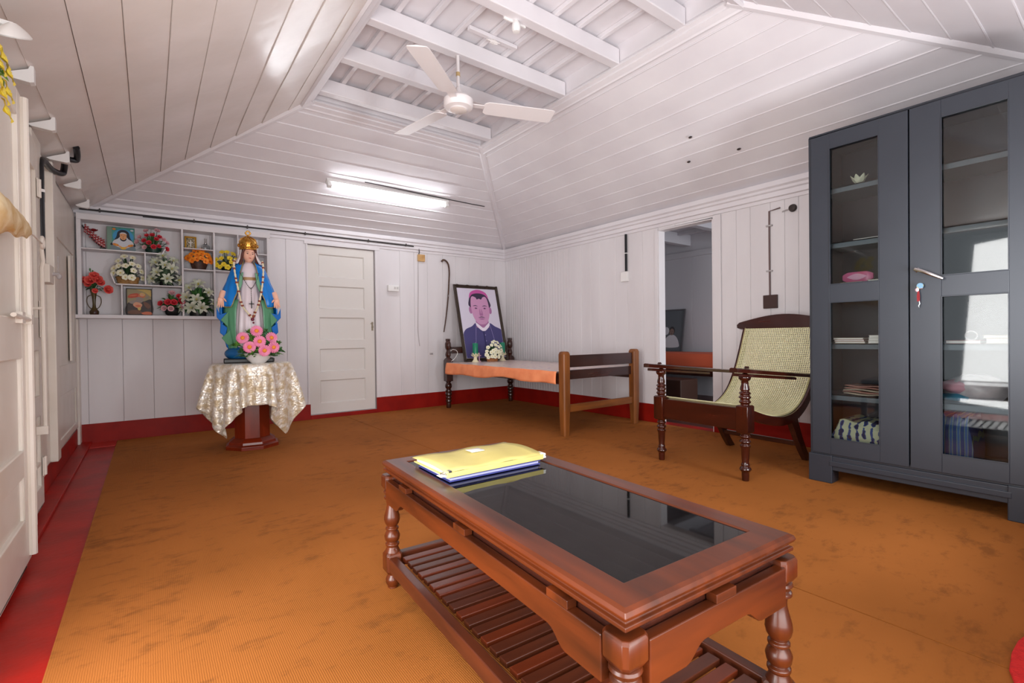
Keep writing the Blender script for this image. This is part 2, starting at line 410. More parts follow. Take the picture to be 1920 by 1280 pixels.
# ring moulding round the raised part, flat boards, battens and tie beams
cx, cyy = -2.1325, -2.7125; W0, H0 = 1.565, 2.515
mb = MB().frame(W0, H0, [(-.01, 2.9), (-.01, 2.745), (0, 2.735), (0, 2.726), (-.028, 2.716), (-.028, 2.706), (-.062, 2.69), (-.07, 2.68), (-.085, 2.69), (-.085, 2.74), (-.03, 2.76), (-.03, 2.9)], 0, Matrix.Translation((cx, cyy, 0)))
struct('trim_9', mb, CEIL)
mb = MB(); nb = 8
for i in range(nb):
    x0 = -2.935+i*1.61/nb; x1 = x0+1.61/nb
    mb.box(x0+.0015, x1-.0015, -3.99, -1.435, 2.872+.003*(i % 2), 2.89)
struct('ceiling_center', mb, CEIL)
struct('ceiling_center_lining', MB().box(-2.97, -1.3, -4.02, -1.40, 2.891, 2.91), DARKGAP)
for i in range(1, nb):
    x0 = -2.935+i*1.61/nb
    tag(MB().box(x0-.016, x0+.016, -3.985, -1.44, 2.842, 2.8715).build('ceiling_batten', CEIL, bevel=.003), None, None, kind='structure')
for y in (-1.60, -2.13, -2.625, -3.165, -3.68):
    b = MB().box(-2.92, -1.345, y-.035, y+.035, 2.735, 2.8415).build('ceiling_beam', CEIL, bevel=.006); b['kind'] = 'structure'

# ------------------------------------------------------------------ door_1 in the back wall: five sunk panels
mb = panel_door('door', .725, 1.818, 5, DOORP, top=.075, bot=.10, st=.10)
d1 = struct('door_1', mb, DOORP, loc=(DX0+.008, .012, DZ0+.006))
mb = MB(); mb.box(.695, .708, -.02, 0, .93, .955); mb.tube([(.70, -.012, .985), (.70, -.026, .985), (.672, -.028, .98)], .005, 6)
mb.box(.69, .71, -.004, 0, .90, 1.0)
mb.build('latch', mat('tarnished_brass', (150, 138, 120), .4, metal=.6), d1)
mb = MB()
mb.box(DX0-.012, DX0+.004, -.012, .03, DZ0, 1.90); mb.box(DX1-.002, DX1+.05, -.012, .03, .17, 1.90); mb.box(DX0-.03, DX1+.05, -.016, .03, 1.876, 1.905)
struct('trim_10', mb, WALL, bevel=.002)
struct('trim_11', MB().box(DX0, DX1, .05, .06, 0, 1.9), DARKGAP)

# ------------------------------------------------------------------ left wall: folded door leaves, post, panelled shutter
def leaf(name, y0, y1, x0, x1, z0, z1, zs, st, rec=.014, mt=LEAFP):
    """stile-and-rail leaf; x1 is the face to the room, zs = rail spans"""
    mb = MB(); mb.box(x0, x1, y0, y0+st, z0, z1); mb.box(x0, x1, y1-st, y1, z0, z1)
    for a, b in zs: mb.box(x0, x1, y0+st, y1-st, a, b)
    mb.box(x0+rec, x1-rec, y0+st, y1-st, z0, z1)
    return struct(name, mb, mt, bevel=.004)
def hinge(y, x, z, par):
    mb = MB().tube([(x, y, z-.045), (x, y, z+.045)], .009, 8); mb.box(x-.004, x, y-.03, y+.03, z-.045, z+.045)
    mb.build('hinge', LEAFP, par)
la = leaf('door_2', -3.75, -2.80, -4.392, -4.352, .028, 1.80, [(.028, .20), (.80, .95), (.36, .46), (1.70, 1.80)], .10)
mb = MB()
mb.tube([(-4.343, -2.835, .05), (-4.343, -2.835, 1.79)], .013, 8); mb.build('cover_bead', LEAFP, la)
mb = MB(); mb.tube([(-4.338, -3.12, .955), (-4.338, -2.83, .945)], .008, 8); mb.box(-4.352, -4.33, -2.86, -2.82, .93, .965); mb.box(-4.352, -4.334, -3.0, -2.95, .93, .97)
mb.build('latch_bar', LEAFP, la)
lb = leaf('door_3', -2.79, -2.47, -4.420, -4.384, .05, 1.82, [(.05, .14), (.60, .72), (1.72, 1.82)], .06)
mb = MB(); mb.tube([(-4.374, -2.58, .09), (-4.374, -2.58, .33)], .010, 8); mb.box(-4.384, -4.370, -2.61, -2.55, .08, .10); mb.box(-4.384, -4.368, -2.61, -2.55, .19, .22); mb.box(-4.384, -4.36, -2.60, -2.50, .325, .338)
mb.build('tower_bolt', LEAFP, lb)
lc = leaf('door_4', -2.46, -2.08, -4.440, -4.405, .06, 1.84, [(.06, .16), (.50, .60), (.82, .98), (1.70, 1.84)], .06)
for z in (.25, .93, 1.02, 1.62): hinge(-2.11, -4.398, z, lc)
for z in (1.78, 1.70): hinge(-2.47, -4.396, z, lc)
mb = MB(); mb.box(XL, -4.425, -2.07, -1.82, .15, 1.93); mb.box(XL, -4.415, -1.50, -1.385, .15, 1.93); mb.box(XL, -4.45, -1.82, -1.50, .15, 1.93)
post = struct('trim_12', mb, LEAFP, bevel=.005)
for z in (1.62, 1.66): hinge(-1.83, -4.418, z, post)
le = leaf('window_1', -1.37, -.14, -4.468, -4.444, .165, 1.90, [(.165, .22), (.50, .70), (1.55, 1.90)], .10, rec=.008)
hinge(-1.30, -4.44, .80, le)
MB().box(-4.444, -4.43, -.60, -.44, .72, 1.50).build('cover_strip', LEAFP, le, bevel=.003)
# daylight leaking through eave gaps, put in as white triangular pieces
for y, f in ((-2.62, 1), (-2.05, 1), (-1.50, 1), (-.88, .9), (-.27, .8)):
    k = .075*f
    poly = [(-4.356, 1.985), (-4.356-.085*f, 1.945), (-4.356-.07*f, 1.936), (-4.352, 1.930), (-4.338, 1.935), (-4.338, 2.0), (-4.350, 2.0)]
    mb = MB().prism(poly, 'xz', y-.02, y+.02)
    o = mb.build('eave_light_patch', WHITEP, bevel=.002); o['kind'] = 'structure'

# ------------------------------------------------------------------ far room seen through the doorway
FRW = mat('far_room_paint', (200, 198, 204), .5)
struct('floor_far_room', MB().box(.12, 4.2, -5.4, .3, -.06, 0), mat('dark_red_cement', (70, 32, 24), .4))
mb = MB(); boards(mb, 'y', cuts(-5.3, .3, .42, seed=12), 2.30, 2.33, 0, 2.3)
struct('wall_far_room', mb, FRW)
struct('wall_far_room_end', MB().box(.085, 4.2, .3, .34, 0, 2.6), FRW)
mb = MB(); mb.box(2.27, 2.30, -5.3, .3, 1.98, 2.06)
struct('trim_14', mb, FRW)
mb = MB()
for i in range(15): mb.box(.085, 2.75, -5.3+i*.375, -5.3+i*.375+.37, 2.30, 2.32)
struct('ceiling_far_room', mb, FRW)
for y in (-2.95, -2.15, -1.35, -.55):
    o = MB().box(.085, 2.3, y-.05, y+.05, 2.14, 2.297).build('ceiling_beam', FRW, bevel=.006); o['kind'] = 'structure'
for x in (.5, 1.0, 1.5, 2.0):
    o = MB().box(x-.03, x+.03, -5.3, .3, 2.25, 2.299).build('ceiling_batten', FRW); o['kind'] = 'structure'

# ================================================================== FURNITURE
# ------------------------------------------------------------------ coffee table
TB = thing('coffee_table', 'reddish teak coffee table with black glass top and slatted lower shelf', 'table', (-3.119, -4.395, .005), R(-3.4))
TL, TW = 1.125, .510
mb = MB().frame(TW, TL, [(.010, .435), (.003, .431), (.0, .424), (.003, .418), (.010, .414), (.010, .410), (.004, .407), (.004, .400), (.014, .394), (.070, .394), (.070, .428), (.064, .435)])
mb.build('tabletop_frame', TEAK('y'), TB, bevel=.0012)
MB().box(-TW/2+.064, TW/2-.064, -TL/2+.064, TL/2-.064, .422, .4315).build('glass_top', GLASSBLACK, TB, bevel=.001)
MB().box(-TW/2+.070, TW/2-.070, -TL/2+.070, TL/2-.070, .398, .4215).build('backing_board', DKW('y'), TB)
MB().frame(TW-.042, TL-.042, [(0, .355), (0, .3935), (.02, .3935), (.02, .355)]).build('sub_frame', DKW('y'), TB)
def apron(L, h0=.300, h1=.328, top=.378):
    P = [(-L/2, top), (-L/2, h0), (-L/2+.09, h0)]
    P += [(-L/2+.09+.05*t, h0+(h1-h0)*(.5-.5*math.cos(PI*t))) for t in (.2, .4, .6, .8, 1)]
    P += [(-u, z) for u, z in P[::-1]]
    return P
lx, ly = TW/2-.025, TL/2-.025
for sgn in (-1, 1):
    MB().prism(apron(2*ly-.05), 'yz', sgn*(lx+.018)-.011, sgn*(lx+.018)+.011).build('apron', TEAK('y'), TB, bevel=.002)
    MB().prism(apron(2*lx-.05), 'xz', sgn*(ly+.018)-.011, sgn*(ly+.018)+.011).build('apron', TEAK('x'), TB, bevel=.002)
for (x0, x1, y0, y1) in [(sx*(lx+.018)-.011, sx*(lx+.018)+.011, yy-.03, yy+.03) for sx in (-1, 1) for yy in (-.40, -.02, .36)] + [(-.03, .03, sy*(ly+.018)-.011, sy*(ly+.018)+.011) for sy in (-1, 1)]:
    MB().box(x0, x1, y0, y1, .378, .394).build('spacer_block', TEAK('x'), TB, bevel=.001)
legprof = [(.020, .338), (.026, .334), (.028, .328), (.022, .323), (.021, .318), (.026, .313), (.026, .307), (.017, .302), (.0165, .285), (.020, .268), (.0255, .248), (.027, .235), (.024, .222), (.016, .210), (.022, .206), (.022, .200), (.016, .197),
           (.022, .190), (.0265, .178), (.024, .164), (.017, .157), (.0235, .152), (.0235, .146), (.019, .142), (.021, .134), (.026, .125), (.026, .12)]
footprof = [(.017, .050), (.016, .044), (.023, .034), (.0245, .024), (.021, .012), (.017, .006), (.018, 0)]
for sx in (-1, 1):
    for sy in (-1, 1):
        mb = MB(); X, Y = sx*lx, sy*ly; q = .029
        c = .008; sq = lambda a: [(X-a+c, Y-a), (X+a-c, Y-a), (X+a, Y-a+c), (X+a, Y+a-c), (X+a-c, Y+a), (X-a+c, Y+a), (X-a, Y+a-c), (X-a, Y-a+c)]
        mb.loft([[(u, v, z) for u, v in sq(a)] for z, a in ((.388, q-.003), (.382, q), (.348, q), (.336, q-.007))], 0, False)
        mb.lathe(legprof, X, Y, 20)
        mb.loft([[(u, v, z) for u, v in sq(a)] for z, a in ((.124, q-.006), (.116, q-.001), (.062, q-.001), (.052, q-.008))], 0, False)
        mb.lathe(footprof, X, Y, 20)
        mb.build('leg', TEAK('z'), TB, bevel=.0012)
for sgn in (-1, 1):
    MB().box(sgn*(lx+.008)-.014, sgn*(lx+.008)+.014, -ly+.0275, ly-.0275, .066, .112).build('shelf_rail', TEAKD('y'), TB, bevel=.003)
    MB().box(-lx+.0275, lx-.0275, sgn*(ly+.008)-.014, sgn*(ly+.008)+.014, .066, .112).build('shelf_rail', TEAKD('x'), TB, bevel=.003)
sl2 = MB().box(-lx+.023, lx-.023, -.0155, .0155, .094, .1085).build('slat', wood('red_teak_slat', (112, 46, 22), (74, 28, 13), .3, 'x'), TB, bevel=.002)
sl2d = sl2.data; bpy.data.objects.remove(sl2); sl2 = sl2d
ns = 23; span = 2*ly-.03
sl = None
for i in range(ns):
    y = -ly+.027+(span-.024)*(i+.5)/ns
    if sl is None:
        sl = MB().box(-lx+.023, lx-.023, -.0155, .0155, .094, .1085).build('slat', TEAKD('x'), TB, loc=(0, y, 0), bevel=.002)
    else:
        q = dup(sl, TB, location=(0, y, rnd.uniform(-.0006, .0006)))
        if i % 3 == 1 or i % 7 == 3:
            q.data = sl2

MB().box(-.02, .02, -ly+.03, ly-.03, .078, .0935).build('slat_bearer', TEAKD('y'), TB)

# folders on the table (tabletop z = .44)
YEL = mat('yellow_card', (212, 197, 122), .6, c2=(202, 186, 110), scale=9)
BLU = mat('blue_card', (58, 62, 128), .5)
PAP = mat('white_paper', (236, 234, 228), .7)
f1 = thing('file_folder', 'flat blue cardboard folder lying under the yellow file on the coffee table', 'folder', (-3.115, -4.087, .4382), R(-2))
MB().box(-.165, .17, -.110, .110, 0, .004).build('back_cover', BLU, f1, bevel=.001)
MB().box(-.16, .165, -.105, .108, .004, .012).build('papers', mat('lilac_paper', (176, 176, 214), .6), f1)
MB().box(-.165, .17, -.112, .110, .012, .015).build('front_cover', BLU, f1, bevel=.001)
f2 = thing('file_folder', 'thick yellow card file with a white label and a metal clip on coffee table', 'folder', (-3.112, -4.085, .4536), R(-1))
MB().box(-.178, .172, -.112, .118, 0, .003).build('back_cover', YEL, f2)
MB().box(-.170, .176, -.106, .112, .003, .013).build('papers', PAP, f2)
mb = MB(); n = 14
G = [[(-.182+.362*i/n, -.114+.235*j/8, .0145+.010*math.sin(PI*min(1, j/8*1.05))*(.6+.4*i/n)+.003*math.sin(i*.9)) for j in range(9)] for i in range(n+1)]
mb.grid(G); mb.build('front_cover', YEL, f2, solid=.0022)
mb = MB().box(-.182, .178, -.1165, -.112, .0, .0150); mb.build('spine', YEL, f2, bevel=.001)
mb = MB(); mb.grid([[(-.02+.05*i/3, .012+.045*j/3, .0274+.0006*math.sin(PI*(j/3))) for j in range(4)] for i in range(4)]); mb.build('label', PAP, f2, solid=.001)
mb = MB().tube([(-.172, -.108, .010), (-.186, -.104, .009), (-.188, -.088, .009), (-.172, -.080, .010)], .0022, 6); mb.box(-.176, -.166, -.116, -.100, .013, .020)
mb.build('metal_clip', CHROME, f2)
mb = MB().grid([[(-.20+.04*i/2, -.112+.028*j/2, .0055) for j in range(3)] for i in range(3)]); mb.build('paper_tab', PAP, f2, solid=.001)
mb = MB().box(.172, .192, -.112, -.076, .008, .017); mb.box(.174, .190, -.116, -.09, .002, .008); mb.build('paper_slips', PAP, f2, bevel=.002)

# ------------------------------------------------------------------ planter's chair with a woven cane sling seat
CH = thing('planter_chair', 'dark wooden reclining chair with a pale green-yellow woven cane sling seat', 'chair', (-1.19, -3.690, .005), R(-3.2))
HW = .300                       # half distance between the legs; local +x runs to the back
cfl = [(.235, .070), ]
legp = [(.024, .590), (.020, .583), (.020, .560), (.025, .545), (.0265, .530), (.021, .523), (.030, .515), (.033, .509), (.026, .503), (.026, .497), (.033, .490), (.034, .484), (.026, .478), (.026, .470), (.033, .463), (.031, .455), (.024, .449), (.024, .442), (.030, .436)]
legq = [(.030, .282), (.026, .276), (.022, .270), (.029, .262), (.029, .254), (.022, .248), (.022, .242), (.030, .235), (.032, .227), (.024, .220), (.024, .213), (.030, .208), (.028, .200), (.024, .190), (.022, .150), (.019, .110), (.021, .100), (.024, .094), (.022, .086), (.030, .076), (.033, .066), (.026, .056), (.021, .050), (.021, .03), (.019, .0)]
for sy in (1, -1):
    mb = MB(); Y = sy*HW
    mb.lathe(legp, 0, Y, 22); mb.lathe(legq, 0, Y, 22)
    oc = [(.036*math.cos(PI/8+k*PI/4)/math.cos(PI/8), Y+.036*math.sin(PI/8+k*PI/4)/math.cos(PI/8)) for k in range(8)]
    sq = lambda a: [(-a, Y-a), (a, Y-a), (a, Y+a), (-a, Y+a)]
    mb.loft([[(u, v, z) for u, v in sq(a)] for z, a in ((.442, .028), (.436, .036), (.288, .036), (.279, .030))], 0, False)
    mb.ellipsoid((0, Y, .602), (.034, .034, .026), 18, 10)
    mb.build('front_leg', MAHO('z'), CH, bevel=.002)
    # long flat arm with a second swing arm folded below
    def arm(x0, z0, x1, z1, w0, w1, th, yc):
        rg = []
        for t in [k/12 for k in range(13)]:
            x = x0+(x1-x0)*t; z = z0+(z1-z0)*t; wv = (w0+(w1-w0)*t)*min(1, .55+4*t); h = th
            rg.append([(x, yc-wv, z-h), (x, yc+wv, z-h), (x, yc+wv*1.0, z+h*.6), (x, yc+wv*.6, z+h), (x, yc-wv*.6, z+h), (x, yc-wv, z+h*.6)])
        return rg
    mb = MB().loft(arm(-.135, .652, .90, .560, .042, .022, .013, Y+sy*.012), 0, True); mb.build('arm_rest', MAHO('x'), CH, sharp=30)
    mb = MB().loft(arm(-.105, .624, .53, .568, .036, .024, .009, Y+sy*.008), 0, True); mb.build('swing_arm', MAHO('x'), CH, sharp=30)
    mb = MB().lathe([(.012, .668), (.010, .664), (.016, .660), (.012, .655)], 0, Y+sy*.012, 12); mb.build('arm_pin', MAHO('z'), CH)
# sling curve (local x, z)
curve = smoothline([(.012, .428, 0), (.13, .385, 0), (.30, .340, 0), (.47, .322, 0), (.61, .345, 0), (.73, .415, 0), (.825, .53, 0), (.905, .69, 0), (.975, .86, 0), (1.005, .935, 0)], 7)
curve = [(p.x, p.y) for p in curve]
def offset(cv, d):
    o = []
    for i in range(len(cv)):
        a, b = cv[max(i-1, 0)], cv[min(i+1, len(cv)-1)]; tx, tz = b[0]-a[0], b[1]-a[1]; l = math.hypot(tx, tz)
        o.append((cv[i][0]+tz/l*d, cv[i][1]-tx/l*d))
    return o
for sy in (1, -1):
    # side frame: the sling rail
    low = offset(curve, .052); rg = []
    for p, q in zip(curve, low):
        y0, y1 = sy*(HW-.036), sy*(HW-.004)
        rg.append([(p[0], y0, p[1]+.006), (p[0], y1, p[1]+.006), (q[0], y1, q[1]), (q[0], y0, q[1])])
    MB().loft(rg, 0, True).build('side_rail', MAHO('x'), CH, bevel=.003, sharp=50)
    # raked rear leg
    pts = [(.575, .318), (.60, .27), (.655, .17), (.72, .07), (.78, .0)]; wd = [.060, .048, .040, .036, .036]
    rg = []
    for (x, z), wv in zip(pts, wd):
        y0, y1 = sy*(HW-.042), sy*(HW-.006); rg.append([(x-wv, y0, z), (x-wv, y1, z), (x+wv*.8, y1, z), (x+wv*.8, y0, z)])
    MB().loft(rg, 0, True).build('rear_leg', DKW('z'), CH, bevel=.004, sharp=50)
    pts = [(.62, .33), (.71, .36), (.80, .45)]
MB().box(-.024, .024, -HW+.034, HW-.034, .292, .424).build('front_rail', MAHO('y'), CH, bevel=.004)
MB().box(.665, .69, -HW+.038, HW-.038, .105, .135).build('stretcher', DKW('y'), CH, bevel=.003)
MB().box(.60, .63, -HW+.040, HW-.040, .250, .278).build('stretcher', DKW('y'), CH, bevel=.003)
# crest rail: arched board at the head of the sling
poly = [(-.345, .900), (-.352, .925), (-.335, .945)]+[(-.30+.6*t, .955+.050*math.sin(PI*t)) for t in [k/14 for k in range(15)]]+[(.335, .945), (.352, .925), (.345, .900), (.32, .893), (-.32, .893)]
Mx = T(1.0, 0, .90) @ Matrix.Rotation(R(20), 4, 'Y') @ Matrix.Translation((0, 0, -.90))
MB().prism(poly, 'yz', -.016, .016, 0, Mx).build('crest_rail', MAHO('y'), CH, bevel=.004)
# the cane: a real lattice with an opening in every cell
def cane():
    cl = [0]
    for i in range(1, len(curve)): cl.append(cl[-1]+math.hypot(curve[i][0]-curve[i-1][0], curve[i][1]-curve[i-1][1]))
    def at(s):
        s = max(0, min(cl[-1]-1e-6, s)); i = max(k for k in range(len(cl)) if cl[k] <= s); i = min(i, len(cl)-2)
        t = (s-cl[i])/(cl[i+1]-cl[i]); return curve[i][0]+(curve[i+1][0]-curve[i][0])*t, curve[i][1]+(curve[i+1][1]-curve[i][1])*t
    W = HW-.022; nu = 40; nv = int(cl[-1]/(2*W/nu)); V = []; F = []
    def P(u, v):
        x, z = at(v); return (x, u, z+.009-.0008*math.cos(u/W*PI/2))
    for j in range(nv+1):
        for i in range(nu+1): V.append(P(-W+2*W*i/nu, cl[-1]*j/nv))
    off = len(V)
    h = .31
    for j in range(nv):
        for i in range(nu):
            uc = -W+2*W*(i+.5)/nu; vc = cl[-1]*(j+.5)/nv; du = W/nu*2*h; dv = cl[-1]/nv*h
            q = len(V)
            for a, b in ((-.5, -1), (.5, -1), (1, -.5), (1, .5), (.5, 1), (-.5, 1), (-1, .5), (-1, -.5)): V.append(P(uc+a*du, vc+b*dv))
            A, B, Cc, D = j*(nu+1)+i, j*(nu+1)+i+1, (j+1)*(nu+1)+i+1, (j+1)*(nu+1)+i
            F += [(A, B, q+1, q), (B, q+2, q+1), (B, Cc, q+3, q+2), (Cc, q+4, q+3), (Cc, D, q+5, q+4), (D, q+6, q+5), (D, A, q+7, q+6), (A, q, q+7)]
    mb = MB().add(V, F, 0, True); return mb
cane().build('cane_seat', mat('woven_cane', (234, 229, 184), .5, c2=(222, 217, 170), scale=40, bump=.3, bscale=120), CH, solid=.003, keep=True)
mb = MB()
for y in (HW-.026, -HW+.026): mb.tube([(p[0], y, p[1]+.012) for p in curve], .0035, 6)
mb.build('cane_binding', mat('cane_binding', (190, 180, 130), .5), CH)

# ------------------------------------------------------------------ steel cabinet with glazed doors
CB = thing('steel_cabinet', 'tall grey steel cabinet with two glazed doors and a chrome handle', 'cabinet', (-.88, -4.675, .005), 0)
# local: front face at x = 0, back at x = +.46, width along y from -.465 (right in view) to +.465
W2, D = .465, .46
mb = MB()
mb.box(.0, D, W2-.012, W2, .155, 1.985); mb.box(.0, D, -W2, -W2+.012, .155, 1.985); mb.box(D-.008, D, -W2+.012, W2-.012, .155, 1.985)
mb.box(.0, D, -W2, W2, 1.985, 1.997); mb.box(.0, D, -W2+.012, W2-.012, .155, .175)
mb.box(0, .02, W2-.026, W2-.012, .175, 1.985); mb.box(0, .02, -W2+.012, -W2+.026, .175, 1.985)
mb.build('case', STEEL, CB, bevel=.002)
mb = MB(); mb.box(-.006, D, -W2+.1, W2-.1, .075, .155); mb.box(-.016, .0, -W2+.1, W2-.1, .1, .13); mb.build('plinth', STEEL, CB, bevel=.004)
for sy in (1, -1):
    for x0 in (-.014, D-.09):
        y0, y1 = sorted((sy*(W2+.006), sy*(W2-.115)))
        MB().prism([(y0, 0), (y1, 0), (y1, .158), (y0, .158)] if True else [], 'yz', x0, x0+.10).build('foot', STEEL, CB, bevel=.004)
shz = [1.690, 1.375, 1.118, .795, .500]
for z in shz:
    mb = MB(); mb.box(.075, D-.01, -W2+.0125, W2-.0125, z-.006, z); mb.box(.075, .080, -W2+.0125, W2-.0125, z-.032, z); mb.build('shelf', mat('shelf_steel', (96, 108, 116), .45), CB)
mb = MB(); mb.box(.05, .056, -.02, .02, .175, 1.985); mb.build('centre_post', STEELIN, CB)
def cab_door(sy):
    """one door; windows z .255-1.035 and 1.13-1.90 (local z), 0.235 wide"""
    y0, y1 = (.003, W2-.015) if sy > 0 else (-W2+.015, -.003)
    a, b = (.125, .357) if sy > 0 else (-.357, -.125)
    mb = MB()
    zs = [.168, .257, 1.028, 1.128, 1.896, 1.978]
    x0, x1 = -.012, .008
    mb.box(x0, x1, y0, a, zs[0], zs[5]); mb.box(x0, x1, b, y1, zs[0], zs[5])
    for p, q in ((0, 1), (2, 3), (4, 5)): mb.box(x0, x1, a, b, zs[p], zs[q])
    d = mb.build('door', STEEL, CB, bevel=.0015)
    for p, q in ((1, 2), (3, 4)):
        m2 = MB().box(.001, .004, a-.002, b+.002, zs[p]-.002, zs[q]+.002); m2.build('glass_pane', PANE, d)
        m2 = MB().frame(zs[q]-zs[p], b-a, [(0, 0), (.0, .0025), (.0035, .0025), (.0035, 0)], 0, T(-.0125, (a+b)/2, (zs[p]+zs[q])/2) @ Matrix.Rotation(R(-90), 4, 'Y'))
        m2.build('glazing_bead', STEEL, d)
    return d
cab_door(1); dr = cab_door(-1)
mb = MB().lathe([(.012, 0), (.012, .012), (.008, .016), (.008, .028)], 0, 0, 14, 0, T(-.012, -.035, 1.165) @ Matrix.Rotation(R(-90), 4, 'Y'))
mb.tube([(-.042, -.030, 1.168), (-.046, -.06, 1.155), (-.048, -.10, 1.132), (-.046, -.138, 1.110)], [.009, .009, .0085, .006], 10)
mb.build('handle', CHROME, dr)
mb = MB().lathe([(.011, 0), (.011, .004), (.007, .006)], 0, 0, 14, 0, T(-.012, -.045, 1.078) @ Matrix.Rotation(R(-90), 4, 'Y')); mb.build('keyhole_plate', CHROME, dr)
kr = thing('key_bunch', 'keys with a red tassel and round tags hanging from the cabinet lock', 'keys', (-.8985, -4.720, 1.079))
kr.scale = (.8, .8, .8)
mb = MB().box(-.012, -.002, -.002, .002, .004, .010); mb.lathe([(.002, -.0012), (.0125, -.0012), (.0125, .0012), (.002, .0012)], 0, 0, 16, 0, T(-.016, 0, .007) @ Matrix.Rotation(R(90), 4, 'Y')); mb.build('key', CHROME, kr)
mb = MB().lathe([(.002, -.0014), (.017, -.0014), (.017, .0014), (.002, .0014)], 0, 0, 20, 0, T(-.022, -.006, .012) @ Matrix.Rotation(R(90), 4, 'Y')); mb.build('round_tag', mat('tag_blue_yellow', (110, 150, 176), .4, c2=(170, 160, 70), scale=30, mix=(.48, .52)), kr)
mb = MB().ellipsoid((-.020, .010, -.012), (.008, .010, .012), 12, 8); mb.build('clear_charm', mat('pink_plastic', (226, 190, 196), .2), kr)
mb = MB()
for k in range(5): mb.tube([(-.018, .004+.003*(k-2)*.4, -.020), (-.019+.002*(k % 2), .004+.003*(k-2), -.05), (-.018, .004+.0025*(k-2), -.084)], .0018, 5)
mb.build('red_tassel', mat('red_thread', (140, 34, 40), .7), kr)
mb = MB().tube([(-.018, .0, -.082), (-.018, -.002, -.10), (-.018, .004, -.112), (-.018, .000, -.122)], .0026, 6); mb.build('metal_fob', CHROME, kr)
# contents of the cabinet (world coordinates: shelves at z+.005, x from -.80 to -.43)
def book(x, y, z, lx_, ly_, lz, cov, name='book', label='', cat='book', rz=0, group=None, pagec=PAP):
    o = thing(name, label, cat, (x, y, z), rz, group)
    e = .0015
    mb = MB().box(-lx_/2, lx_/2, -ly_/2, ly_/2, 0, e); mb.box(-lx_/2, lx_/2, -ly_/2, ly_/2, lz-e, lz); mb.box(lx_/2-e, lx_/2, -ly_/2, ly_/2, e, lz-e)
    mb.build('cover', cov, o)
    MB().box(-lx_/2+.003, lx_/2-e, -ly_/2+.003, ly_/2-.003, e, lz-e).build('pages', pagec, o)
    return o
CRM = mat('cream_paper', (212, 200, 178), .7); TAN = mat('tan_card', (168, 140, 108), .7); REDC = mat('red_card', (150, 44, 44), .5); PNK = mat('pink_card', (196, 96, 124), .5)
BRN = mat('brown_card', (96, 70, 58), .6); WHT = mat('white_card', (216, 214, 206), .6); GRN = mat('grey_green_card', (120, 128, 110), .6)
Zs = [z+.0052 for z in shz]
# top shelf: a white petalled ornament
o = thing('lotus_ornament', 'small white petalled ornament alone on the cabinet top shelf', 'ornament', (-.74, -4.415, Zs[0]))
mb = MB()
for k in range(7):
    a = 2*PI*k/7+.4; ca, sa = math.cos(a), math.sin(a)
    G = []
    for i in range(7):
        t = i/6; wd = .016*math.sin(PI*min(1, t*.9+.08)); r_ = .008+.035*t; zz = .004+.05*t**1.1
        G.append([(ca*r_-sa*wd*s_, sa*r_+ca*wd*s_, zz+.004*abs(s_)) for s_ in (-1, -.5, 0, .5, 1)])
    mb.grid(G)
mb.build('petals', mat('ivory_petals', (226, 226, 200), .4), o, solid=.0015)
MB().lathe([(.012, 0), (.014, .004), (.006, .010)], 0, 0, 12).build('base', mat('ivory_base', (190, 190, 160), .5), o)
# second shelf: thin white papers
tag(MB().box(-.79, -.60, -4.60, -4.40, Zs[1], Zs[1]+.006).build('paper_sheaf', PAP, bevel=.001), 'thin sheaf of white paper on the cabinet second shelf', 'paper')
# third shelf: packet and books
book(-.70, -4.385, Zs[2], .16, .11, .026, TAN, label='tan covered book under the pink packet on the cabinet third shelf')
book(-.70, -4.525, Zs[2], .17, .12, .030, CRM, label='thick cream book right of the pink packet on the cabinet third shelf')
o = thing('soap_packet', 'pink printed packet standing on the tan book behind left cabinet glass', 'packet', (-.715, -4.40, Zs[2]+.0265))
rg = []
for k in range(11):
    y = .075-.15*k/10; e = .5+.5*min(1, 6*min(k, 10-k)/10); rg.append([(-.016*e, y, .030-.028*e), (.016*e, y, .030-.028*e), (.020*e, y, .03), (.016*e, y, .030+.028*e), (-.016*e, y, .030+.028*e), (-.020*e, y, .03)])
MB().loft(rg, 0, True).build('wrapper', mat('pink_wrapper', (206, 92, 140), .3), o)
MB().grid([[(-.0215, .05-.10*i/6, .03+.018*math.sin(PI*i/6)*s_) for s_ in (-1, 0, 1)] for i in range(7)]).build('pale_panel', mat('pale_pink', (226, 168, 196), .35), o)
tag(MB().box(-.66, -.645, -4.585, -4.555, Zs[2], Zs[2]+.19).build('wooden_ruler', mat('ruler_wood', (150, 132, 104), .5), bevel=.001), 'narrow upright wooden strip standing on the cabinet third shelf', 'ruler')
# fourth shelf, left: stacks of booklets
for i, (c, zz) in enumerate(((CRM, 0), (REDC, .0105), (CRM, .021))):
    book(-.72, -4.385+.004*i, Zs[3]+zz, .17, .15, .010, c, name='booklet', cat='booklet', label=('cream booklet at the bottom of the short stack left of the white notebooks', 'red covered booklet in the middle of the short stack on the cabinet', 'cream booklet on top of the short stack left of the white notebooks')[i])
for i in range(3):
    book(-.72, -4.535, Zs[3]+i*.0152, .18, .125-.004*i, .0148, WHT, name='notebook', cat='notebook', label=('white notebook at the bottom of the pile behind the left cabinet glass', 'white notebook in the middle of the pile behind the left cabinet glass', 'white notebook on top of the pile behind the left cabinet glass')[i])
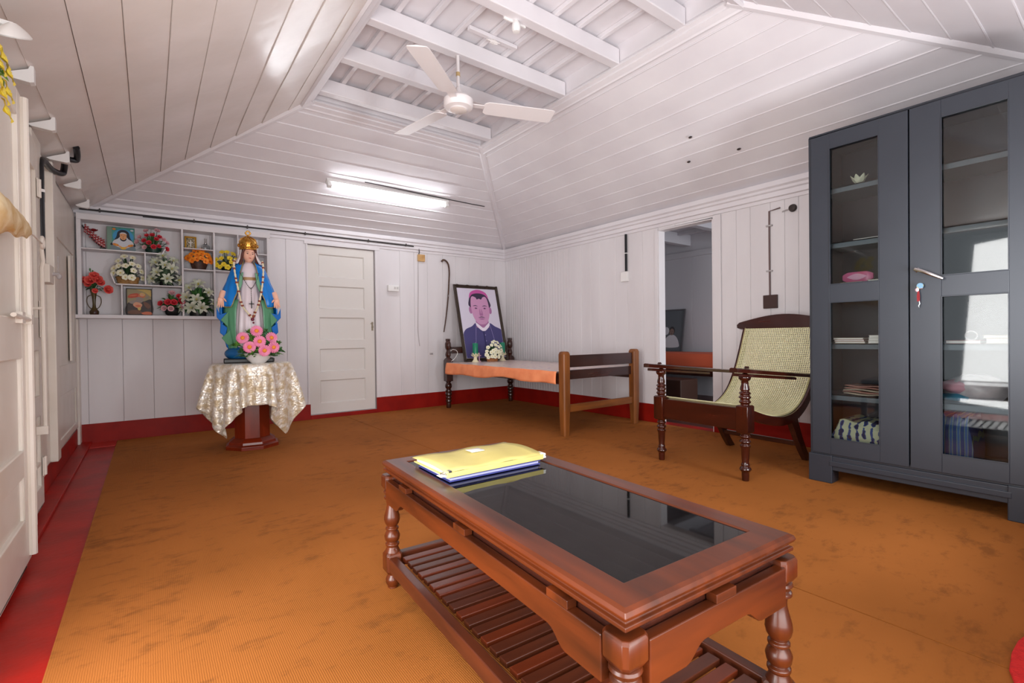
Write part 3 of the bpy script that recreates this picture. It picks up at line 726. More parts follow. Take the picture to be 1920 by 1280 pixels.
# fourth shelf, right
book(-.70, -4.86, Zs[3], .20, .13, .016, REDC, label='thin red book lying behind the right cabinet glass beside the cream stack')
book(-.70, -5.005, Zs[3], .19, .13, .026, TAN, label='thick tan book under the cream one behind the right cabinet glass')
book(-.70, -5.0, Zs[3]+.0265, .19, .14, .014, CRM, label='cream book with red edge on top of the tan book')
o = thing('hand_fan', 'small clear plastic loop ornament on red book in the cabinet', 'ornament', (-.76, -4.885, Zs[3]+.0165))
MB().tube([(0, .022*math.cos(a), .022+.022*math.sin(a)) for a in [2*PI*k/18 for k in range(18)]], .003, 6, closed=True).build('ring', mat('clear_plastic_ring', (190, 186, 186), .2), o)
MB().box(-.004, .004, -.012, .012, 0, .004).build('base', mat('clear_plastic_ring', (190, 186, 186), .2), o)
# fifth shelf, left: loose newspapers; right: plastic bag of cloth
for i in range(5):
    mb = MB(); zo = Zs[4]+.003+i*.0115; ph = i*1.3
    G = [[(-.79+.2*j/4, -4.57+.22*k/10+.006*math.sin(ph), zo+.001+.0035*(1+math.sin(k*.8+ph))*(1-j/5)) for j in range(5)] for k in range(11)]
    mb.grid(G)
    tag(mb.build('newspaper', [mat('newsprint', (190, 180, 160), .8), mat('pink_newsprint', (184, 136, 124), .8)][i % 2 if i < 4 else 1], solid=.004), ('folded grey newspaper at the bottom of the cabinet pile', 'pinkish newspaper second from the bottom of the cabinet pile', 'grey newspaper in the middle of the cabinet pile', 'pinkish newspaper second from the top of the cabinet pile', 'pinkish newspaper on top of the cabinet pile')[i], 'newspaper')
o = thing('plastic_bag', 'crumpled translucent bag with pink and blue cloth behind right cabinet glass', 'bag', (-.66, -4.885, Zs[4]))
def lump(c, r, amp, seed, seg=26, rings=14, flatb=True):
    rr = random.Random(seed); ph = [rr.uniform(0, 6) for _ in range(6)]; RR = []
    for i in range(rings+1):
        th = PI*i/rings; row = []
        for j in range(seg):
            p = 2*PI*j/seg; k = 1+amp*(math.sin(3*p+ph[0]+2*th)+.7*math.sin(5*p-3*th+ph[1])+.5*math.sin(9*p+4*th+ph[2])+.4*math.sin(7*th+ph[3]))
            z = -math.cos(th)*r[2]*k
            row.append((c[0]+r[0]*max(math.sin(th), .02)*k*math.cos(p), c[1]+r[1]*max(math.sin(th), .02)*k*math.sin(p), max(c[2]+z, .001) if flatb else c[2]+z))
        RR.append(row)
    return RR
MB().loft(lump((0, 0, .065), (.085, .135, .068), .06, 4), 0, True).build('bag_film', mat('milky_film', (196, 188, 192), .3, c2=(222, 214, 216), scale=20), o)
MB().loft(lump((-.035, .06, .075), (.060, .070, .035), .05, 5), 0, True).build('pink_cloth', mat('pale_pink_cloth', (226, 170, 184), .8), o)
MB().loft(lump((-.030, .07, .022), (.065, .060, .020), .05, 6), 0, True).build('blue_cloth', mat('teal_cloth', (60, 140, 170), .8), o)
# bottom: folded ikat cloths
def ikat():
    m = bpy.data.materials.new('blue_ikat_cloth'); m.use_nodes = True; nt = m.node_tree; b = nt.nodes['Principled BSDF']; b.inputs['Roughness'].default_value = .85; L = nt.links.new
    tc = nt.nodes.new('ShaderNodeTexCoord'); vo = nt.nodes.new('ShaderNodeTexVoronoi'); vo.inputs['Scale'].default_value = 26; vo.distance = 'CHEBYCHEV'
    mp = nt.nodes.new('ShaderNodeMapping'); mp.inputs['Scale'].default_value = (.6, .7, 1.5)
    wv = nt.nodes.new('ShaderNodeTexWave'); wv.inputs['Scale'].default_value = 12; wv.bands_direction = 'Y'; wv.inputs['Distortion'].default_value = 3
    r = nt.nodes.new('ShaderNodeValToRGB'); r.color_ramp.interpolation = 'CONSTANT'; e = r.color_ramp.elements
    e[0].color = lin((26, 38, 78)); e[1].position = .45; e[1].color = lin((44, 74, 134)); n = e.new(.62); n.color = lin((196, 200, 168))
    mx = nt.nodes.new('ShaderNodeMath'); mx.operation = 'ADD'
    L(tc.outputs['Object'], mp.inputs[0]); L(mp.outputs[0], vo.inputs['Vector']); L(mp.outputs[0], wv.inputs['Vector'])
    s2 = nt.nodes.new('ShaderNodeMath'); s2.operation = 'MULTIPLY'; s2.inputs[1].default_value = .55
    L(wv.outputs['Fac'], s2.inputs[0]); L(vo.outputs['Distance'], mx.inputs[0]); L(s2.outputs[0], mx.inputs[1]); L(mx.outputs[0], r.inputs[0]); L(r.outputs[0], b.inputs['Base Color'])
    return m
IK = ikat()
def folded(name, label, y0, y1, x0, x1, z, h, mt):
    rg = []; n = 16
    for k in range(n+1):
        y = y0+(y1-y0)*k/n; q = min(1, 5*min(k, n-k)/n+.45); hh = h*q*(1+.05*math.sin(k*1.1)); rr = .02
        rg.append([(x0, y, 0), (x1, y, 0), (x1+.01, y, hh*.5), (x1, y, hh), (x0+.02, y, hh), (x0-.004, y, hh*.8), (x0-.008, y, hh*.45)])
    return tag(MB().loft(rg, 0, True).build(name, mt, loc=(0, 0, z)), label, 'cloth')
tag(MB().box(-.80, -.46, -4.62, -4.27, .1805, .205).build('wooden_tray', mat('orange_wood_tray', (186, 124, 66), .5), bevel=.003), 'orange-brown wooden tray under the ikat cloth at the left cabinet bottom', 'tray')
folded('folded_cloth', 'bulky blue and white ikat cloth at the bottom behind left cabinet glass', -4.59, -4.285, -.79, -.52, .2055, .150, IK)
tag(MB().box(-.80, -.46, -5.09, -4.72, .1805, .202).build('wooden_tray', mat('brown_wood_tray', (110, 70, 44), .5), bevel=.003), 'dark brown wooden tray under the striped cloth at the right cabinet bottom', 'tray')
def stripe():
    m = bpy.data.materials.new('blue_striped_cloth'); m.use_nodes = True; nt = m.node_tree; b = nt.nodes['Principled BSDF']; b.inputs['Roughness'].default_value = .85; L = nt.links.new
    tc = nt.nodes.new('ShaderNodeTexCoord'); wv = nt.nodes.new('ShaderNodeTexWave'); wv.inputs['Scale'].default_value = 11; wv.bands_direction = 'Y'; wv.inputs['Distortion'].default_value = .8
    r = nt.nodes.new('ShaderNodeValToRGB'); r.color_ramp.interpolation = 'CONSTANT'; e = r.color_ramp.elements
    e[0].color = lin((40, 66, 120)); e[1].position = .5; e[1].color = lin((116, 140, 116)); n = e.new(.75); n.color = lin((60, 96, 150))
    L(tc.outputs['Object'], wv.inputs['Vector']); L(wv.outputs['Fac'], r.inputs[0]); L(r.outputs[0], b.inputs['Base Color']); return m
folded('folded_cloth', 'blue striped cloth bundle at the bottom behind right cabinet glass', -4.895, -4.745, -.78, -.52, .2025, .235, stripe())

# ------------------------------------------------------------------ bed in the corner
BD = thing('bed_frame', 'old wooden bed with turned head posts and plain square foot posts', 'bed', (0, 0, .005))
hx0, hx1, hy = -1.065, -.125, -.255
turned = [(.030, .325), (.036, .318), (.024, .308), (.034, .296), (.042, .276), (.042, .258), (.034, .240), (.024, .228), (.034, .220), (.038, .205), (.034, .190), (.040, .176), (.040, .160), (.030, .146), (.034, .136), (.036, .118), (.032, .106), (.036, .094), (.036, .076), (.028, .066), (.030, .03), (.026, 0)]
upper = [(.026, .815), (.028, .800), (.035, .792), (.038, .772), (.038, .735), (.030, .715), (.022, .706), (.022, .690), (.030, .672), (.036, .650), (.032, .628), (.022, .616), (.032, .606), (.040, .598)]
for x in (hx0, hx1):
    mb = MB(); mb.lathe(turned, x, hy, 20)
    q = .042; mb.loft([[(x-q, hy-q, z), (x+q, hy-q, z), (x+q, hy+q, z), (x-q, hy+q, z)] for z in (.325, .575)]+[[(x-.03, hy-.03, .602), (x+.03, hy-.03, .602), (x+.03, hy+.03, .602), (x-.03, hy+.03, .602)]], 0, False)
    mb.lathe(upper[::-1], x, hy, 8, rot=PI/8)
    for dx, dy in ((-.015, -.015), (.015, -.015), (.015, .015), (-.015, .015)): mb.ellipsoid((x+dx, hy+dy, .826), (.009, .009, .016), 8, 6)
    mb.build('head_post', DKW('z'), BD, bevel=.003)
MB().box(hx0+.04, hx1-.04, hy-.016, hy+.016, .66, .74).build('head_rail', DKW('x'), BD, bevel=.004)
MB().box(hx0+.042, hx1-.042, hy-.016, hy+.016, .40, .50).build('head_rail', DKW('x'), BD, bevel=.004)
fy = -2.385
for x in (-1.135, -.215):
    a = .039; c = .010
    sq = lambda k: [(x-k+c, fy-k), (x+k-c, fy-k), (x+k, fy-k+c), (x+k, fy+k-c), (x+k-c, fy+k), (x-k+c, fy+k), (x-k, fy+k-c), (x-k, fy-k+c)]
    mb = MB().loft([[(u, v, z) for u, v in sq(k)] for z, k in ((0, .030), (.22, .038), (.70, .039), (.718, .033), (.724, .024))], 0, False)
    mb.build('foot_post', POSTW('z'), BD, bevel=.003)
MB().box(-1.10, -.25, fy-.013, fy+.013, .585, .690).build('foot_board', DKW('x'), BD, bevel=.003)
MB().box(-1.10, -.25, fy+.004, fy+.034, .48, .56).build('end_rail', DKW('x'), BD, bevel=.003)
MB().box(-1.10, -.25, fy-.012, fy+.012, .20, .265).build('foot_stretcher', POSTW('x'), BD, bevel=.003)
for x in (hx0-.02, hx1+.0): 
    MB().add([(x-.018, hy-.042, .44), (x+.018, hy-.042, .44), (x+.018-.05, fy+.035, .44), (x-.018-.05, fy+.035, .44), (x-.018, hy-.042, .535), (x+.018, hy-.042, .535), (x+.018-.05, fy+.035, .535), (x-.018-.05, fy+.035, .535)],
             [(0, 3, 2, 1), (4, 5, 6, 7), (0, 1, 5, 4), (1, 2, 6, 5), (2, 3, 7, 6), (3, 0, 4, 7)]).build('side_rail', DKW('y'), BD, bevel=.003)
MB().box(-1.075, -.15, -2.30, -.30, .535, .546).build('deck_board', POSTW('y'), BD)
def floral():
    m = bpy.data.materials.new('pale_floral_cloth'); m.use_nodes = True; nt = m.node_tree; b = nt.nodes['Principled BSDF']; b.inputs['Roughness'].default_value = .3; L = nt.links.new
    tc = nt.nodes.new('ShaderNodeTexCoord'); vo = nt.nodes.new('ShaderNodeTexVoronoi'); vo.inputs['Scale'].default_value = 14
    r = nt.nodes.new('ShaderNodeValToRGB'); e = r.color_ramp.elements; e[0].position = .12; e[0].color = lin((150, 130, 170)); e[1].position = .3; e[1].color = lin((226, 206, 198))
    n = e.new(.2); n.color = lin((196, 176, 186)); L(tc.outputs['Object'], vo.inputs['Vector']); L(vo.outputs['Distance'], r.inputs[0]); L(r.outputs[0], b.inputs['Base Color']); return m
ORG = mat('orange_cloth', (246, 154, 106), .75, c2=(240, 142, 94), scale=14, bump=.2, bscale=40)
G = []; nY = 60
for i in range(nY+1):
    t = i/nY; y = -.302-t*(2.318-.302); xf = hx0-.048-.05*t; row = []
    for j in range(9): row.append((-.165+(xf+.165)*j/8, y, .5555+.0015*math.sin(i*.7+j)))
    dp = .118+.012*math.sin(t*7)+.010*math.sin(t*17+1)-.01*t
    for j in range(1, 8):
        k = j/7; row.append((xf-.006-.010*math.sin(k*2)-.007*k*math.sin(t*24+1.2)-.005*k*math.sin(t*61), y, .5535-dp*k))
    G.append(row)
mb = MB().grid(G, mf=lambda i, j: 0 if j < 8 else 1)
tag(mb.build('bedspread', [floral(), ORG], solid=.003), 'orange bed cover with pale floral top hanging over the bed side in the corner', 'bedspread')

# framed portrait leaning at the head of the bed
PF = thing('portrait_frame', 'large dark framed portrait of a person in a pink cap leaning on the bed head', 'picture', (-.545, -.336, .560))
tilt = Matrix.Rotation(R(-14.5), 4, 'X')
w_, h_ = .675, 1.005
MB().frame(w_, h_, [(0, -.012), (0, .008), (.006, .014), (.014, .012), (.022, .004), (.030, .010), (.038, .006), (.042, -.002), (.042, -.012)], 0, tilt @ T(0, 0, h_/2) @ Matrix.Rotation(R(90), 4, 'X')).build('frame', mat('dark_bronze_frame', (62, 48, 36), .35, c2=(44, 32, 24), scale=30), PF)
pc = [mat('portrait_backdrop', (214, 208, 224), .3), mat('portrait_skin', (204, 150, 188), .4), mat('portrait_hair', (58, 46, 72), .4), mat('portrait_cap', (196, 86, 158), .4), mat('portrait_robe', (70, 66, 118), .4), mat('portrait_collar', (236, 226, 240), .4), mat('portrait_shade', (170, 112, 158), .4), mat('portrait_line', (150, 140, 190), .4), mat('portrait_robe_fold', (52, 48, 98), .4)]
def sm2(p, n=5): return [(q.x, q.y) for q in smoothline([(a, b, 0) for a, b in p], n, True)]
def portrait(cx, zb, k):
    """head and shoulders of a generic person, units of k about cx, zb"""
    X = lambda l: [(cx+a*k, zb+b*k) for a, b in l]
    P = []
    P.append((X(sm2([(-.31, 0), (-.33, .25), (-.28, .37), (-.17, .42), (-.09, .47), (.1, .47), (.19, .42), (.30, .36), (.33, .22), (.31, 0)])), 4))
    P.append((X([(-.1, .40), (-.1, .55), (.1, .55), (.1, .40)]), 6))
    P.append((X(ell(-.152, .64, .026, .05)), 6)); P.append((X(ell(.152, .64, .026, .05)), 6))
    P.append((X(sm2([(-.15, .68), (-.155, .79), (-.11, .88), (0, .905), (.11, .88), (.155, .79), (.15, .68)])), 2))
    P.append((X(sm2([(-.14, .64), (-.135, .76), (-.10, .83), (0, .80), (.10, .83), (.135, .76), (.14, .64), (.12, .54), (.07, .465), (0, .445), (-.07, .465), (-.12, .54)])), 1))
    P.append((X(sm2([(-.15, .80), (-.12, .885), (0, .925), (.12, .885), (.15, .80), (.10, .855), (0, .875), (-.10, .855)])), 3))
    P.append((X(sm2([(-.05, .84), (-.035, .79), (.0, .80), (.035, .79), (.06, .84), (0, .865)])), 2))
    for s_ in (-1, 1):
        P.append((X(sm2([(s_*.03, .69), (s_*.07, .708), (s_*.115, .694), (s_*.07, .697)])), 2))
        P.append((X(ell(s_*.068, .665, .026, .0105)), 6)); P.append((X(ell(s_*.068, .665, .010, .0095)), 2))
        P.append((X(ell(s_*.085, .58, .03, .045)), 1))
    P.append((X(sm2([(-.012, .66), (-.028, .575), (0, .562), (.028, .575), (.012, .66), (.006, .60), (-.006, .60)])), 6))
    P.append((X(sm2([(-.055, .535), (0, .552), (.055, .535), (0, .541)])), 2))
    P.append((X(sm2([(-.045, .520), (0, .530), (.045, .520), (0, .508)])), 6))
    P.append((X(sm2([(-.105, .47), (-.02, .405), (.0, .40), (.02, .405), (.105, .47), (.1, .425), (.03, .36), (-.03, .36), (-.1, .425)])), 5))
    P.append((X([(-.006, .0), (-.006, .355), (.006, .355), (.006, 0)]), 8))
    for s_ in (-1, 1): P.append((X(sm2([(s_*.105, .44), (s_*.145, .2), (s_*.155, 0), (s_*.161, 0), (s_*.151, .2), (s_*.111, .44)], 3)), 7))
    for z in (.30, .22, .14, .06): P.append((X(ell(.014, z, .008, .008, 10)), 7))
    return P
mb = MB(); iw, ih = w_-.084, h_-.084
mb.sheets([([(-iw/2, .042), (iw/2, .042), (iw/2, .042+ih), (-iw/2, .042+ih)], 0)]+[([(max(-iw/2+.002, min(iw/2-.002, a)), max(.044, b)) for a, b in p], m) for p, m in portrait(.015, .043, .98)], .0003, tilt)
mb.build('photo_print', pc, PF, keep=True)
MB().box(-w_/2+.01, w_/2-.01, .004, .011, .01, h_-.01, 0, tilt).build('backing', BRN, PF)
mb = MB(); n = 30
mb.tube([(-w_/2+.01+(w_-.02)*i/n, -.018-.004*math.cos(i*.9), h_-.014+.012*math.sin(i*.9)) for i in range(n+1)], .0035, 6, 0, tilt)
o = mb.build('string_lights', mat('dark_wire', (60, 44, 40), .5)); o.location = (-.545, -.336, .560); tag(o, 'dark wire of fairy lights wound along the top of the large portrait frame', 'wire')
mb = MB().tube(smoothline([(-1.06, -.31, .70), (-1.03, -.318, .715), (-.985, -.322, .700), (-.975, -.325, .66), (-1.02, -.325, .60), (-1.06, -.322, .575)], 6), .003, 6)
tag(mb.build('white_cord', WHITEP), 'white cord looped over the left head post of the bed', 'cord')

# candles in flower-shaped holders
GRC = mat('green_wax', (18, 122, 92), .35); IV = mat('ivory_ceramic', (236, 226, 190), .35)
def candle(label, x, y, first=[None]):
    o = thing('candle_holder', label[0], 'candle holder', (x, y, .5582), 0, None)
    MB().lathe([(.044, 0), (.044, .006), (.034, .014), (.026, .026), (.020, .045), (.022, .062), (.030, .075), (.030, .082), (.0, .082)], 0, 0, 18).build('stem', IV, o)
    mb = MB()
    for ring, (n, r0, r1, z0, z1) in enumerate(((8, .022, .055, .066, .092), (8, .018, .044, .074, .112))):
        for k in range(n):
            a = 2*PI*(k+.5*ring)/n; ca, sa = math.cos(a), math.sin(a); Gp = []
            for i in range(5):
                t = i/4; r_ = r0+(r1-r0)*t; zz = z0+(z1-z0)*t*t; wv = .016*math.sin(PI*min(1, .25+.72*t))
                Gp.append([(ca*r_-sa*wv*s_, sa*r_+ca*wv*s_, zz) for s_ in (-1, 0, 1)])
            mb.grid(Gp)
    mb.build('petal_cup', IV, o, solid=.002)
    c = thing('pillar_candle', label[1], 'candle', (x, y, .5582+.0822))
    MB().lathe([(.0, 0), (.033, 0), (.034, .004), (.034, .142), (.030, .148), (.012, .143), (0, .143)], 0, 0, 22).build('wax', GRC, c)
    MB().tube([(0, 0, .142), (.001, 0, .150), (.003, 0, .156)], .0015, 5).build('wick', PAP, c)
candle(('ivory petal candle holder left of the flower basket on the bed', 'green pillar candle in the holder left of the flower basket'), -.800, -.455)
candle(('ivory petal candle holder partly hidden behind the flower basket on the bed', 'green pillar candle partly hidden behind the white flowers on the bed'), -.372, -.425)
o = thing('cross_figurine', 'small pink and white cross figurine between candle and flower basket on the bed', 'figurine', (-.725, -.425, .5582))
MB().lathe([(.022, 0), (.022, .008), (.012, .014)], 0, 0, 12).build('base', mat('pale_pink_resin', (214, 170, 186), .4), o)
mb = MB().box(-.007, .007, -.005, .005, .012, .11); mb.box(-.026, .026, -.005, .005, .068, .082); mb.build('cross', mat('pink_resin', (206, 160, 190), .4), o, bevel=.002)

# ------------------------------------------------------------------ far room furniture
FB = thing('far_bed', 'dark wooden bed with a tall end post in the room beyond the doorway', 'bed', (0, 0, 0))
MB().box(1.53, 2.20, -2.25, -.55, .34, .60).build('bed_box', DKW('y'), FB, bevel=.005)
mb = MB().loft([[(1.50+dx, -2.30+dy, z) for dx, dy in ((-a, -a), (a, -a), (a, a), (-a, a))] for z, a in ((0, .045), (.60, .05), (.68, .05), (.74, .028), (1.02, .022), (1.06, .012))], 0, False)
mb.build('end_post', DKW('z'), FB, bevel=.004)
for x, y in ((1.56, -.6), (2.17, -.6), (2.17, -2.22)): MB().box(x-.04, x+.04, y-.04, y+.04, 0, .34).build('leg', DKW('z'), FB)
MB().box(1.53, 2.2, -2.36, -2.25, .45, .66).build('end_board', DKW('x'), FB, bevel=.004)
G = []
for i in range(31):
    t = i/30; y = -2.235+t*1.65; row = [(2.18, y, .616), (1.85, y, .617), (1.522, y, .616)]
    for j in range(1, 6): row.append((1.512-.012*math.sin(j*.6)-.006*math.sin(t*40)*j/5, y, .614-.175*j/5+.006*math.sin(t*20)*j/5))
    G.append(row)
tag(MB().grid(G).build('bedspread', mat('orange_red_cloth', (226, 104, 70), .75), solid=.004), 'orange-red bed cover on the dark bed in the room beyond the doorway', 'bedspread')
FP = thing('framed_picture', 'dim framed picture of a person in white on the bed beyond the doorway', 'picture', (2.17, -1.13, .622), R(-90))
tl = Matrix.Rotation(R(-9), 4, 'X')
MB().frame(.40, .62, [(0, -.01), (0, .012), (.014, .012), (.016, -.01)], 0, tl @ T(0, 0, .31) @ Matrix.Rotation(R(90), 4, 'X')).build('frame', mat('grey_frame', (86, 84, 88), .4), FP)
fp = [mat('dim_backdrop', (86, 90, 96), .3), mat('dim_skin', (128, 104, 96), .5), mat('dim_hair', (52, 48, 50), .5), mat('dim_white', (206, 206, 212), .5)]
mb = MB().sheets([([(-.185, .015), (.185, .015), (.185, .605), (-.185, .605)], 0), (sm2([(-.1, .06), (-.11, .16), (-.05, .23), (.03, .24), (.09, .20), (.13, .12), (.12, .06)]), 3), (ell(.0, .30, .05, .065), 2), (ell(.0, .285, .038, .05), 1), (ell(-.10, .30, .055, .06), 3), (ell(.014, .293, .007, .004, 10), 2), (ell(-.014, .293, .007, .004, 10), 2), (ell(0, .262, .012, .004, 10), 2)], .0004, tl)
mb.build('photo_print', fp, FP, keep=True)
MB().box(-.19, .19, .003, .009, .01, .61, 0, tl).build('backing', BRN, FP)
tag(MB().box(.95, 1.30, -2.12, -1.40, .0, .33).build('storage_trunk', mat('dark_brown_trunk', (62, 36, 26), .5), bevel=.01), 'dark brown trunk on the floor before the bed beyond the doorway', 'trunk')

# ------------------------------------------------------------------ pedestal table with brocade cloth
PX, PY = -3.315, -1.04
PD = thing('pedestal_table', 'octagonal red-brown wooden pedestal table under the silvery cloth', 'table', (PX, PY, .005), R(-9))
oc = lambda r, z: [(r*math.cos(PI/8+k*PI/4), r*math.sin(PI/8+k*PI/4), z) for k in range(8)]
MB().loft([oc(.200, 0), oc(.200, .026), oc(.188, .034), oc(.180, .036), oc(.176, .054), oc(.150, .074), oc(.140, .082)], 0, False).build('base', PEDW('x'), PD, bevel=.002)
MB().loft([oc(.134, .082), oc(.130, .60)], 0, False).build('column', PEDW('z'), PD, bevel=.001)
MB().loft([oc(.150, .601), oc(.284, .640), oc(.288, .660), oc(.284, .666)], 0, False).build('tabletop', PEDW('x'), PD, bevel=.002)
def brocade():
    m = bpy.data.materials.new('silver_gold_brocade'); m.use_nodes = True; nt = m.node_tree; b = nt.nodes['Principled BSDF']; L = nt.links.new
    b.inputs['Roughness'].default_value = .42; b.inputs['Metallic'].default_value = .25; b.inputs['Sheen Weight'].default_value = .3
    tc = nt.nodes.new('ShaderNodeTexCoord'); vo = nt.nodes.new('ShaderNodeTexVoronoi'); vo.inputs['Scale'].default_value = 60
    no = nt.nodes.new('ShaderNodeTexNoise'); no.inputs['Scale'].default_value = 26; no.inputs['Detail'].default_value = 4
    r = nt.nodes.new('ShaderNodeValToRGB'); e = r.color_ramp.elements; e[0].position = .4; e[0].color = lin((196, 176, 144)); e[1].position = .6; e[1].color = lin((232, 226, 216))
    L(tc.outputs['Object'], vo.inputs['Vector']); L(tc.outputs['Object'], no.inputs['Vector']); L(no.outputs[0], r.inputs[0]); L(r.outputs[0], b.inputs['Base Color'])
    bp = nt.nodes.new('ShaderNodeBump'); bp.inputs['Strength'].default_value = .8; bp.inputs['Distance'].default_value = .004
    L(vo.outputs['Distance'], bp.inputs['Height']); L(bp.outputs[0], b.inputs['Normal'])
    rr = nt.nodes.new('ShaderNodeMapRange'); rr.inputs['From Min'].default_value = .35; rr.inputs['From Max'].default_value = .65; rr.inputs['To Min'].default_value = .5; rr.inputs['To Max'].default_value = .22
    L(no.outputs[0], rr.inputs[0]); L(rr.outputs[0], b.inputs['Roughness'])
    return m
def cloth():
    """square cloth let fall over the octagonal top (position-based drape)"""
    import numpy as np
    ZT = .6765; half = .585; n = 61; rg = np.linspace(-half, half, n); h = rg[1]-rg[0]
    U, V = np.meshgrid(rg, rg, indexing='ij')
    rs = np.random.RandomState(5)
    P = np.stack([U, V, np.full_like(U, ZT)+.004*rs.rand(n, n)], -1); Q = P.copy()
    RI = .307*math.cos(PI/8); rot = R(-5)
    fix = np.hypot(U, V) < RI*.93
    def octd(P):
        best = np.full(P.shape[:2], -9.); nx = np.zeros(P.shape[:2]); ny = nx.copy()
        for k in range(8):
            a = rot+k*PI/4; d = P[..., 0]*math.cos(a)+P[..., 1]*math.sin(a)-RI; m = d > best
            best = np.where(m, d, best); nx = np.where(m, math.cos(a), nx); ny = np.where(m, math.sin(a), ny)
        return best, nx, ny
    def con(A, B, L, k):
        d = B-A; l = np.linalg.norm(d, axis=-1, keepdims=True)+1e-9
        c = d*(l-L)/l*.5*k; A += c; B -= c
    P0 = P[fix].copy()
    for it in range(260):
        vel = (P-Q)*.985; Q = P.copy(); P = P+vel; P[..., 2] -= .00035
        for k in range(9):
            for off in (0, 1):
                con(P[off:-1:2], P[off+1::2], h, 1); con(P[:, off:-1:2], P[:, off+1::2], h, 1)
            for off in (0, 1):
                con(P[off:-1:2, :-1], P[off+1::2, 1:], h*1.41421, .35); con(P[off:-1:2, 1:], P[off+1::2, :-1], h*1.41421, .35)
            if k % 3 == 0:
                for off in (0, 1, 2, 3):
                    con(P[off:-2:4], P[off+2::4][:P[off:-2:4].shape[0]], 2*h, .18); con(P[:, off:-2:4], P[:, off+2::4][:, :P[:, off:-2:4].shape[1]], 2*h, .18)
            d, nx, ny = octd(P)
            ins = (d < 0) & (P[..., 2] < ZT)
            top = ins & ((d < -.012) | (ZT-P[..., 2] < .008)); P[..., 2] = np.where(top, ZT, P[..., 2])
            sd = ins & ~top; P[..., 0] -= np.where(sd, d*nx, 0); P[..., 1] -= np.where(sd, d*ny, 0)
            P[fix] = P0; P[..., 2][fix] = ZT
    return MB().grid(P.tolist())
o = cloth().build('tablecloth', brocade(), loc=(PX, PY, 0), rot=(0, 0, R(-4)), solid=.0024)
sbm = o.modifiers.new('smooth', 'SUBSURF'); sbm.levels = 1; sbm.render_levels = 1
tag(o, 'silvery gold brocade cloth draped over the octagonal pedestal table', 'tablecloth')

# ------------------------------------------------------------------ painted statue
ST = thing('statue', 'painted statue of a crowned woman in blue mantle and white robe on pedestal table', 'statue', (PX-.005, PY+.03, .6785), R(-6))
SKIN = mat('painted_skin', (238, 184, 160), .35); BLUE = mat('blue_enamel', (12, 124, 214), .22); BLUED = mat('deep_blue_enamel', (20, 92, 150), .25); GREEN = mat('green_enamel', (88, 148, 112), .25); ROBE = mat('lilac_white_enamel', (226, 212, 218), .28)
BROWN = mat('brown_hair_paint', (84, 44, 36), .4); TRIM = mat('gold_green_trim', (140, 126, 70), .35); BLKB = mat('black_base', (32, 30, 30), .4); LIP = mat('lip_paint', (196, 84, 84), .4); EYE = mat('eye_paint', (62, 50, 50), .3)
MB().prism([(-.185, -.10), (.165, -.10), (.175, -.06), (.175, .09), (-.185, .09)], 'xy', 0, .036).build('base', BLKB, ST, bevel=.008)
MB().ellipsoid((-.05, -.015, .075), (.13, .105, .062), 20, 12).build('globe', BLUED, ST)
rb = [(.07, .122, .082, .05), (.15, .122, .084, .055), (.30, .112, .080, .05), (.45, .098, .074, .04), (.58, .082, .066, .02), (.665, .070, .056, .0), (.70, .078, .060, .0), (.745, .078, .056, 0), (.785, .050, .042, 0), (.805, .030, .030, 0)]
rg = []
for z, rx, ry, am in rb:
    rg.append([(rx*(1+am*math.cos(14*t))*math.cos(t), ry*(1+am*math.cos(14*t))*math.sin(t), z) for t in [2*PI*k/84 for k in range(84)]])
MB().loft(rg, 0, True).build('robe', ROBE, ST, sharp=60)
MB().loft([[(.073*math.cos(t), .059*math.sin(t), z) for t in [2*PI*k/30 for k in range(30)]] for z in (.660, .664, .680, .684)], 0, True).build('belt', mat('tan_belt', (172, 132, 84), .4), ST)
def interp(tab, z):
    if z <= tab[0][0]: return tab[0][1:]
    for p, q in zip(tab[:-1], tab[1:]):
        if z <= q[0]:
            t = (z-p[0])/(q[0]-p[0]); t = t*t*(3-2*t)*.5+t*.5
            return tuple(p[i]+(q[i]-p[i])*t for i in range(1, len(p)))
    return tab[-1][1:]
def shell(tab, hem, top, nth=72, nz=16, pleat=.02, npl=18):
    """open mantle: tab rows (z, rx, ry, opening half angle in deg); hem(angle) lower edge"""
    G = []
    for i in range(nz+1):
        row = []
        for j in range(nth+1):
            s = j/nth; u = s*2-1
            z1 = hem(abs(u)); z = top+(z1-top)*i/nz
            rx, ry, op = interp(tab, z)
            a = -PI/2+R(op)+s*(2*PI-2*R(op)); k = 1+pleat*(i/nz)*math.cos(npl*a+2*z*6)
            row.append((rx*k*math.cos(a), ry*k*math.sin(a), z))
        G.append(row)
    return G
